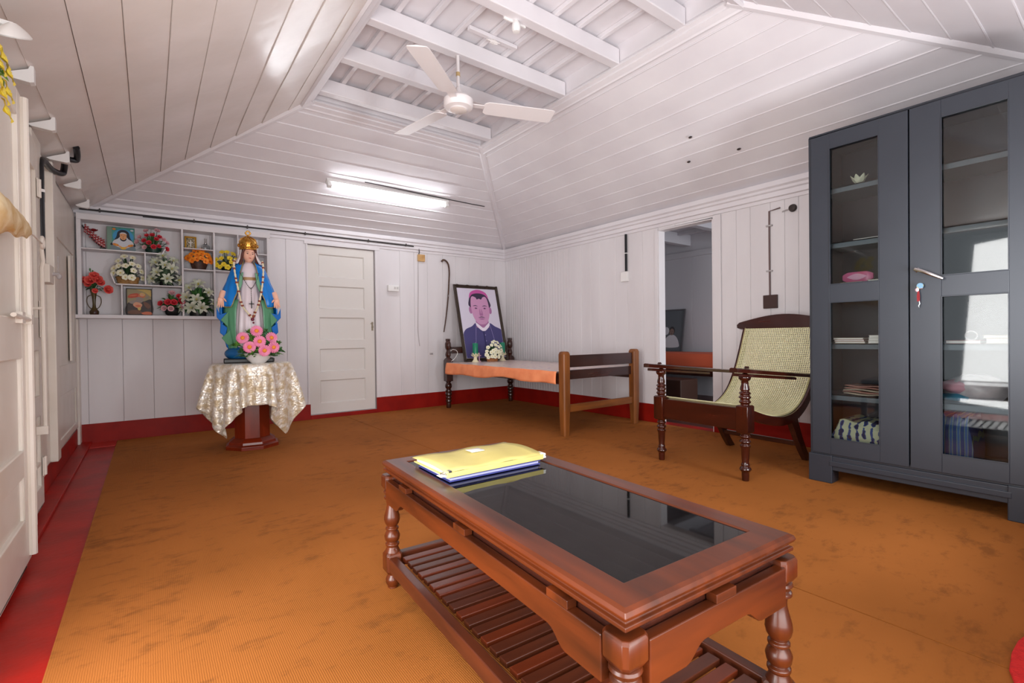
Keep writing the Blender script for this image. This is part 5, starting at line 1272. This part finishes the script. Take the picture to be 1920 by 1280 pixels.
MB().frame(.178, .238, [(0, -.004), (0, .004), (.003, .005), (.005, .003), (.005, -.004)], 0, tl @ T(0, 0, .119) @ Matrix.Rotation(R(90), 4, 'X')).build('frame', BLACK, AP)
ap = [mat('print_olive', (150, 138, 104), .3), mat('print_dark', (66, 54, 50), .3, c2=(48, 40, 40), scale=20), mat('print_red', (178, 66, 42), .3), mat('print_peach', (206, 150, 118), .3), mat('print_grey', (140, 128, 120), .3), mat('print_orange', (196, 104, 70), .3)]
ap += [mat('print_gold', (196, 168, 96), .3), mat('print_brown', (104, 66, 48), .3)]
Q = [([(-.086, .004), (.086, .004), (.086, .234), (-.086, .234)], 0), (sm2([(-.084, .10), (-.03, .13), (.03, .125), (.084, .14), (.084, .006), (-.084, .006)]), 1), (sm2([(-.02, .232), (.04, .234), (.084, .22), (.084, .17), (.04, .205)]), 6),
     (sm2([(-.080, .160), (-.060, .186), (-.015, .196), (-.002, .182), (.0, .160), (-.030, .158), (-.056, .152)]), 2), (sm2([(-.074, .168), (-.05, .180), (-.012, .184), (-.03, .170)]), 5),
     (sm2([(-.010, .170), (.008, .200), (.036, .198), (.044, .178), (.030, .158), (.006, .156)]), 5), (ell(.022, .186, .019, .017, 16), 6), (ell(.020, .182, .012, .013, 14), 3), (sm2([(.046, .160), (.066, .176), (.080, .212), (.070, .186), (.058, .150)]), 4),
     (sm2([(-.020, .160), (.020, .158), (.030, .135), (.012, .112), (-.016, .118)]), 4), (sm2([(-.068, .118), (-.030, .136), (-.010, .118), (-.030, .100), (-.060, .104)]), 4),
     (sm2([(-.044, .092), (-.026, .116), (.006, .110), (.020, .092), (.004, .064), (-.024, .070)]), 3), (sm2([(-.030, .082), (-.010, .094), (.012, .084), (-.006, .072)]), 5), (sm2([(-.012, .066), (.010, .068), (.006, .046), (-.008, .048)]), 6),
     (sm2([(-.080, .030), (-.040, .048), (.010, .038), (.010, .016), (-.060, .010)]), 7), (sm2([(.014, .022), (.050, .034), (.084, .028), (.084, .008), (.030, .008)]), 5), (sm2([(.030, .120), (.060, .110), (.080, .080), (.060, .060), (.036, .086)]), 7)]
MB().sheets(Q, .0003, tl).build('print', ap, AP, keep=True)
MB().box(-.086, .086, .001, .004, .004, .234, 0, tl).build('backing', BRN, AP)
bouquet('flower_arrangement', 'red roses with pale buds in a round black bowl on the bottom shelf', (-3.800, SY-.015, 1.0848), (roundbowl(.060, .072), BKP, 'bowl'), 'mid', .120, .165, .09, [('rose', 5, .026, RDP, RDP), ('rose', 4, .022, PKP, PKP)], 71, nleaf=60, lw=.014, fname='rose')
bouquet('flower_arrangement', 'large white lilies with green leaves in a black oval pot on the bottom shelf', (-3.605, SY-.02, 1.0848), (tapered(.062, .072, .068, sy=.62), BKP, 'pot'), 'mid', .165, .265, .12, [('lily', 9, .060, LILP, YC)], 81, nleaf=190, lw=.015, fname='lily')
# white bowl of pink daisies before the statue
DB = thing('flower_bowl', 'white bowl of seven pink daisies standing before the statue', 'flower arrangement', (-3.292, -1.205, .6778))
MB().lathe([(0, 0), (.046, 0), (.052, .006), (.080, .035), (.104, .078), (.100, .080), (.074, .038), (.04, .012), (0, .010)], 0, 0, 30, 0, Matrix.Diagonal((1, .85, 1, 1))).build('bowl', mat('white_ceramic', (226, 222, 220), .25), DB)
MB().lathe([(0, .055), (.08, .060), (.07, .066), (0, .075)], 0, 0, 20, 0, Matrix.Diagonal((1, .8, 1, 1))).build('moss', LG['dark'], DB)
leaves(170, .19, .215, .13, .060, 91, width=.013, ymax=.055, zmin=.05, droop=.1).build('foliage', LG['bright'], DB)
leaves(90, .17, .19, .12, .060, 92, width=.014, ymax=.05, zmin=.05, droop=.1).build('foliage', LG['dark'], DB)
mb = MB(); mb2 = MB()
for q, (x, y, z, w_) in enumerate(((-.150, -.02, .135, .055), (-.120, -.06, .085, .050), (.140, -.02, .140, .045), (.155, -.02, .085, .050), (-.060, -.02, .235, .045), (.045, -.02, .235, .045), (-.045, -.06, .160, .035), (.045, -.08, .150, .04), (-.02, -.11, .085, .04), (.10, -.06, .06, .05), (-.06, -.10, .07, .045))):
    k = leaves(30, w_, w_*.9, w_*.8, 0, 300+q, width=.011, ymax=.3, droop=.1, zmin=-9)
    d = mb if q % 2 == 0 else mb2
    d.add([(a+x, b+y, c+z) for a, b, c in k.v], k.f, 0, True)
mb.build('foliage', LG['bright'], DB); mb2.build('foliage', LG['mid'], DB)
pr = None; st = MB()
for x, y, z in ((-.016, -.045, .250), (-.112, -.050, .198), (-.006, -.105, .170), (.086, -.055, .197), (-.074, -.100, .128), (.023, -.125, .100), (.094, -.090, .123)):
    d = Vector((x*2.2, -.85, (z-.12)*2.2)).normalized(); ro = d.to_track_quat('Z', 'Y').to_euler()
    if pr is None:
        pr = fl_daisy(.047).build('daisy', PINK, DB, loc=(x, y, z), rot=ro, sharp=70)
        ct = MB().ellipsoid((0, 0, .006), (.0155, .0155, .009), 14, 8).build('flower_centre', ORC, pr)
    else:
        q = dup(pr, DB, location=(x, y, z), rotation_euler=ro); dup(ct, q)
    st.tube([(x*.2, -.01, .05), (x*.7, y*.5, .06+(z-.06)*.6), (x-d.x*.01, y-d.y*.01, z-d.z*.01)], .0025, 5)
st.build('stems', LG['mid'], DB)
bouquet('flower_arrangement', 'small wicker basket of cream blossoms on the bed before the portrait', (-.560, -.470, .5582), (basket(.082, .070), mat('orange_wicker', (206, 140, 90), .6, c2=(172, 108, 62), scale=60), 'basket'), 'dark', .155, .200, .12, [('blossom', 26, .026, IVP, YC)], 101, nleaf=90, lw=.010, ymax=.1)

# ------------------------------------------------------------------ ceiling fan, tube light, wiring
FN = thing('ceiling_fan', 'white three-blade ceiling fan hanging from a tie beam', 'fan', (-2.30, -2.63, 2.41))
MB().lathe([(0, -.035), (.056, -.035), (.060, -.030), (.066, -.028), (.090, -.022), (.098, -.010), (.098, .030), (.088, .044), (.050, .052), (.030, .056), (0, .056)], 0, 0, 32).build('motor', FANW, FN)
MB().lathe([(0, -.044), (.045, -.043), (.056, -.036), (.0, -.034)], 0, 0, 28).build('bottom_cap', mat('fan_cap', (224, 214, 208), .35), FN)
MB().lathe([(.011, .055), (.011, .326)], 0, 0, 12).build('down_rod', FANW, FN)
MB().lathe([(.030, .056), (.028, .075), (.018, .110), (.013, .118)], 0, 0, 20).build('lower_canopy', FANW, FN)
MB().lathe([(.014, .19), (.014, .215)], 0, 0, 12).build('coupling', mat('coupling_brass', (196, 168, 120), .4), FN)
b0 = None
for a in (-140, -20, 100):
    if b0 is None:
        mb = MB(); tw = R(-11); rg = []
        for r_, w_ in ((.175, .046), (.20, .062), (.40, .066), (.60, .068), (.655, .066), (.67, .058)):
            c, s_ = math.cos(tw), math.sin(tw)
            rg.append([(r_, -w_*c, -w_*s_+.0), (r_, w_*c, w_*s_), (r_, w_*c, w_*s_+.004), (r_, 0, .010), (r_, -w_*c, -w_*s_+.004)])
        mb.loft(rg, 0, True); b0 = mb.build('blade', FANW, FN, rot=(0, 0, R(a)), sharp=50)
        mb = MB().box(.085, .21, -.022, .022, .006, .011); mb.box(.17, .24, -.036, .036, .0085, .0125)
        for yy in (-.02, .02): mb.ellipsoid((.215, yy, .012), (.006, .006, .003), 8, 5)
        s0 = mb.build('blade_bracket', FANW, b0)
    else: q = dup(b0, FN, rotation_euler=(0, 0, R(a))); dup(s0, q)
# fluorescent batten on the back slope; normal of that slope
m_ = .695/1.455; nv = Vector((0, -m_, -1)).normalized(); upv = Vector((0, -1, m_)).normalized()
ML = Matrix(((1, upv.x, nv.x, -1.955), (0, upv.y, nv.y, -.700), (0, upv.z, nv.z, 2.045+m_*.700), (0, 0, 0, 1)))
LT = thing('tube_light', 'lit white fluorescent tube light on the back ceiling slope', 'lamp', (-1.955, -.70, 2.045+m_*.70)); 
inv = Matrix.Translation((1.955, .70, -(2.045+m_*.70)))
MLl = inv @ ML
MB().box(-.655, .655, -.030, .030, .008, .044, 0, MLl).build('batten', WHITEP, LT, bevel=.003)
TUBE = mat('lit_tube', (246, 250, 255), .3, emit=27)
MB().tube([(-.61, -.006, .066), (.61, -.006, .066)], .0145, 14, 0, MLl).build('tube', TUBE, LT)
for sx in (-1, 1):
    MB().box(sx*.63-.02, sx*.63+.02, -.022, .016, .042, .088, 0, MLl).build('end_cap', WHITEP, LT, bevel=.004)
MB().lathe([(.012, 0), (.012, .022), (.0, .024)], 0, 0, 12, 0, MLl @ T(-.10, -.03, .038)).build('starter', WHITEP, LT)
mb = MB().tube(smoothline([tuple(ML @ Vector(p)) for p in ((-.30, .062, .012), (.1, .050, .012), (.5, .040, .012), (.90, .030, .012), (1.13, .030, .013))], 6), .005, 6)
tag(mb.build('electric_cable', mat('dark_cable', (48, 42, 42), .5)), 'dark cable running along the back ceiling slope just above the tube light', 'cable')
CDT = thing('wire_conduit', 'dark electric wire clipped along the back wall below the ceiling', 'wire', (0, 0, 0))
mb = MB().tube(smoothline([(-4.42, -.045, 1.968), (-4.0, -.045, 1.972), (-3.4, -.045, 1.974), (-2.6, -.045, 1.972), (-2.0, -.045, 1.968), (-1.40, -.045, 1.965)], 6), .007, 8)
mb.tube(smoothline([(-4.0, -.046, 1.960), (-3.4, -.046, 1.966), (-2.9, -.046, 1.972)], 6), .004, 6)
mb.build('cable', mat('dark_cable', (48, 42, 42), .5), CDT)
c0 = None
for x in (-4.29, -3.62, -3.18, -2.64, -1.96, -1.50):
    if c0 is None:
        mb = MB().box(-.006, .006, -.012, .010, -.013, .013); mb.box(-.004, .004, -.006, .010, .013, .030); c0 = mb.build('clip', mat('dark_clip', (66, 58, 56), .5), CDT, loc=(x, -.045, 1.970))
    else: dup(c0, CDT, location=(x, -.045, 1.970))
# back wall fittings
o = thing('switch_box', 'white two-switch box on the back wall right of the panelled door', 'switch', (-1.66, -.0005, 1.447))
MB().box(-.068, .068, -.045, 0, -.036, .036).build('box', WHITEP, o, bevel=.006)
mb = MB(); mb.box(.004, .024, -.050, -.045, -.008, .016); mb.box(.034, .054, -.050, -.045, -.008, .016); mb.build('switches', mat('switch_grey', (196, 194, 192), .3), o, bevel=.002)
o = thing('junction_block', 'small wooden block with wire stub high on the back wall', 'electric block', (-1.288, -.0005, 1.838))
MB().box(-.046, .046, -.03, 0, -.042, .042).build('wood_block', mat('yellowish_wood', (204, 164, 110), .5, c2=(186, 142, 88), scale=20), o, bevel=.004)
MB().tube([(-.03, -.012, .04), (-.03, -.03, .07), (-.036, -.03, .11)], .005, 6).build('wire_stub', mat('dark_cable', (48, 42, 42), .5), o)
tag(MB().tube(smoothline([(-1.326, -.006, 1.79), (-1.328, -.006, 1.5), (-1.334, -.006, 1.2), (-1.338, -.006, .95), (-1.318, -.006, .76)], 6), .004, 6).build('hanging_wire', mat('grey_white_wire', (180, 172, 172), .5)), 'thin pale wire hanging down the back wall from the wooden block', 'wire')
o = thing('wall_hook', 'small dull metal hook on the back wall near the bed head', 'hook', (-1.16, -.0005, .66))
MB().box(-.02, .02, -.004, 0, -.012, .012).build('plate', mat('dull_metal', (170, 164, 164), .5), o); MB().tube([(0, -.003, .0), (0, -.03, -.005), (0, -.036, .012)], .004, 6).build('peg', mat('dull_metal', (170, 164, 164), .5), o)
o = thing('walking_cane', 'slim dark walking cane with crook handle hanging on the back wall by the portrait', 'cane', (0, 0, 0))
cp = smoothline([(-1.012, -.030, 1.815), (-.992, -.030, 1.838), (-.955, -.030, 1.832), (-.918, -.028, 1.79), (-.902, -.024, 1.70), (-.905, -.020, 1.58), (-.922, -.018, 1.35), (-.955, -.016, 1.10), (-.985, -.014, .93)], 6)
MB().tube(cp, [.0125-.006*i/len(cp) for i in range(len(cp))], 9).build('stick', mat('cane_wood', (92, 66, 52), .35, c2=(70, 46, 36), scale=30), o)
MB().tube([(-.92, -.001, 1.40), (-.92, -.028, 1.40), (-.924, -.034, 1.38)], .003, 6).build('nail', mat('dull_metal', (170, 164, 164), .5), o)
# right wall fittings
o = thing('wire_casing', 'short black casing pipe on the right wall above the white switch box', 'conduit', (0, 0, 0))
MB().tube([(-.014, -2.135, 1.525), (-.014, -2.135, 1.905)], .013, 10).build('pipe', BLACK, o)
mb = MB(); mb.box(-.030, 0, -2.152, -2.118, 1.705, 1.712); mb.build('saddle', WHITEP, o)
tag(MB().box(-.035, -.0005, -2.165, -2.075, 1.418, 1.520).build('switch_box', WHITEP, bevel=.005), 'plain white box on the right wall left of the doorway', 'switch')
o = thing('socket_mount', 'dark brown wooden switch mount with thin conduit on the right wall above the chair', 'electric mount', (0, 0, 0))
MB().box(-.022, -.0005, -3.638, -3.530, 1.062, 1.168).build('wood_plate', mat('dark_brown_plate', (64, 42, 38), .6), o, bevel=.003)
MB().tube([(-.008, -3.578, 1.14), (-.008, -3.576, 1.5), (-.008, -3.576, 1.835), (-.008, -3.66, 1.845)], .0065, 7).build('conduit', mat('brown_grey_conduit', (112, 92, 90), .5), o)
for z in (1.36, 1.72): MB().box(-.016, -.0005, -3.60, -3.552, z-.006, z+.006).build('clip', mat('dull_metal', (170, 164, 164), .5), o)
o = thing('wire_insulator', 'dark round wire insulator high on the right wall beside the steel cabinet', 'knob', (-.0005, -3.755, 1.822))
MB().lathe([(0, 0), (.026, 0), (.030, .012), (.024, .030), (.0, .034)], 0, 0, 16, 0, Matrix.Rotation(R(-90), 4, 'Y')).build('knob_body', mat('dark_knob', (52, 42, 40), .5), o)
MB().tube([(-.012, .0, 0), (-.012, .05, -.006), (-.004, .08, -.01)], .006, 6).build('wire_stub', mat('dull_metal', (170, 164, 164), .5), o)
# small things on the ceiling
o = thing('bulb_holder', 'white bulb holder on a small bracket under the tie beam', 'bulb holder', (-2.205, -3.125, 2.735))
MB().box(-.08, .08, -.012, .0, -.012, .012).build('bracket', WHITEP, o, bevel=.002)
MB().lathe([(.012, .0), (.020, -.012), (.026, -.032), (.026, -.055), (.020, -.068), (.0, -.070)], 0, -.02, 16).build('holder', WHITEP, o)
o = thing('nailed_batten', 'white wooden cleat nailed across the ceiling battens near the fan', 'cleat', (-2.13, -2.80, 2.8405))
MB().box(-.19, .19, -.016, .016, -.024, 0).build('wood_strip', CEIL, o, bevel=.003)
MB().loft(lump((0, 0, -.034), (.045, .016, .012), .18, 3, 18, 10, False), 0, True).build('cobweb_tuft', mat('cobweb_white', (222, 216, 214), .9), o)
pins = ((-.45, -3.15, 2.262), (-.42, -3.55, 2.245), (-.66, -3.30, 2.36))
g0 = None
for i, (x, y, z) in enumerate(pins):
    if g0 is None: g0 = MB().ellipsoid((0, 0, 0), (.010, .016, .008), 8, 6).build('cable_insulator', mat('dark_knob', (52, 42, 40), .5), loc=(x, y, z))
    else: g0 = dup(g0, None, location=(x, y, z))
    tag(g0, 'small dark cable cleat on the right ceiling slope above the cane chair', 'cleat', 'dark cable cleats on the right ceiling slope')

# ------------------------------------------------------------------ things at the left wall
o = thing('black_pipe', 'black plastic conduit pipe climbing the left wall and bending into the ceiling', 'pipe', (0, 0, 0))
MB().tube([(-4.425, -1.86, 1.285), (-4.425, -1.86, 1.5), (-4.425, -1.85, 1.80)]+smoothline([(-4.425, -1.835, 1.832), (-4.422, -1.76, 1.858), (-4.416, -1.52, 1.876), (-4.385, -1.39, 1.895), (-4.374, -1.40, 1.925), (-4.358, -1.49, 1.955), (-4.335, -1.47, 1.966), (-4.314, -1.43, 1.980), (-4.304, -1.50, 1.992), (-4.302, -1.57, 2.015)], 5), .0165, 12).build('pipe_run', BLACK, o)
MB().lathe([(.0195, 1.66), (.0195, 1.675)], -4.425, -1.856, 14).build('pipe_clip', WHITEP, o)
o = thing('metal_switch_box', 'grey white switch box with lever at the pipe foot on the left post', 'switch', (-4.4, -1.83, 1.235))
MB().box(-.052, .008, -.05, .10, -.055, .045).build('box', LEAFP, o, bevel=.004)
mb = MB().tube([(.008, .05, .0), (.035, .05, .0)], .010, 8); mb.tube([(.030, .05, .012), (.030, .05, .10)], .0025, 5); mb.ellipsoid((.034, .05, -.012), (.012, .012, .016), 8, 6); mb.build('lever', mat('dull_metal', (170, 164, 164), .5), o)
o = thing('hook_rod', 'long white door hook rod hanging from a ring against the left door leaf', 'rod', (0, 0, 0))
MB().tube([(-4.370, -2.30, 1.30), (-4.366, -2.29, 1.24), (-4.372, -2.285, 1.21), (-4.372, -2.275, .8), (-4.374, -2.26, .455)], .0085, 9).build('rod', LEAFP, o)
MB().tube([(-4.366+.0*k, -2.30+.026*math.cos(t), 1.325+.026*math.sin(t)) for k, t in enumerate([2*PI*k/18 for k in range(18)])], .007, 8, closed=True).build('ring', LEAFP, o)
MB().box(-4.405, -4.362, -2.275, -2.245, .425, .465).build('keeper', LEAFP, o, bevel=.003)
MB().tube([(-4.41, -2.285, 1.02), (-4.37, -2.285, 1.02)], .007, 8).build('eye_pin', LEAFP, o)
o = thing('fabric_bundle', 'beige and gold crumpled paper bundle tied by its tip to the hook ring', 'bundle', (0, 0, 0))
ax = [Vector((-4.30, -3.60, 1.212)), Vector((-4.30, -3.45, 1.222)), Vector((-4.30, -3.33, 1.230)), Vector((-4.302, -3.2, 1.236)), Vector((-4.304, -3.1, 1.244)), Vector((-4.306, -3.03, 1.250))]
axs = smoothline(ax, 6); rg = []
for i, p in enumerate(axs):
    t = i/(len(axs)-1); r_ = .050*(1-t)**.6*min(1, .5+t*6)+.004
    rg.append([(p.x+.45*r_*math.cos(a)*(1+.12*math.sin(5*a+i*.8)), p.y, p.z+r_*math.sin(a)*(1+.16*math.sin(4*a+i*.6))) for a in [2*PI*k/18 for k in range(18)]])
MB().loft(rg, 0, True).build('wrapper', mat('beige_gold_paper', (222, 200, 158), .5, c2=(190, 150, 84), scale=14, bump=.5, bscale=30), o)
MB().tube([(-4.306, -3.035, 1.250), (-4.322, -2.80, 1.270), (-4.345, -2.55, 1.295), (-4.364, -2.325, 1.318)], .0035, 6).build('tie_string', mat('white_string', (226, 220, 210), .6), o)
o = thing('lamp_shade', 'white shade edge of a wall lamp at the upper left over yellow flowers', 'lamp shade', (-4.30, -3.32, 1.83))
MB().lathe([(.20, .0), (.15, .014), (.09, .026), (.04, .034), (.035, .030), (.09, .022), (.15, .010), (.196, -.003)], 0, 0, 30, 0, Matrix.Translation((0, .05, -.005)) @ Matrix.Rotation(R(26), 4, 'X') @ Matrix.Diagonal((.18, 1, 1, 1))).build('shade', mat('white_enamel', (246, 246, 244), .25), o)
MB().tube([(-.055, .04, .022), (0, .045, .022)], .010, 8).build('arm', WHITEP, o)
o = thing('hanging_flowers', 'bright yellow artificial flowers hanging at the upper left door leaf', 'artificial flowers', (-4.322, -3.42, 1.625))
leaves(30, .03, .12, .10, 0, 111, width=.010, ymax=.1, zmin=-.2).build('foliage', LG['bright'], o)
pr = None
for y, z in ((.03, .03), (.0, .06), (-.05, .02), (.045, -.02), (-.02, -.05), (-.08, .06), (.02, -.085), (-.07, -.03)):
    if pr is None: pr = fl_blossom(.034).build('flower', [YEP, YC], o, loc=(.025, y, z), rot=(0, R(75), 0), sharp=70)
    else: dup(pr, o, location=(.02, y, z))
MB().tube([(-.028, 0, .0), (0, 0, .02), (0.01, 0, .05)], .003, 6).build('stems', LG['mid'], o)

# red doormat whose corner shows at the lower right
def doormat():
    P = [(-2.36, -5.32), (-2.34, -5.225), (-2.27, -5.205), (-2.18, -5.198), (-2.10, -5.20), (-2.03, -5.212), (-1.96, -5.216), (-1.86, -5.21), (-1.70, -5.22), (-1.60, -5.24), (-1.58, -5.44), (-2.36, -5.44)]
    return MB().prism(P, 'xy', .0055, .020)
tag(doormat().build('doormat', mat('red_pile_mat', (206, 30, 26), .9, c2=(186, 22, 20), scale=40, bump=.8, bscale=150), bevel=.005), 'bright red doormat on the carpet at the lower right corner', 'doormat')
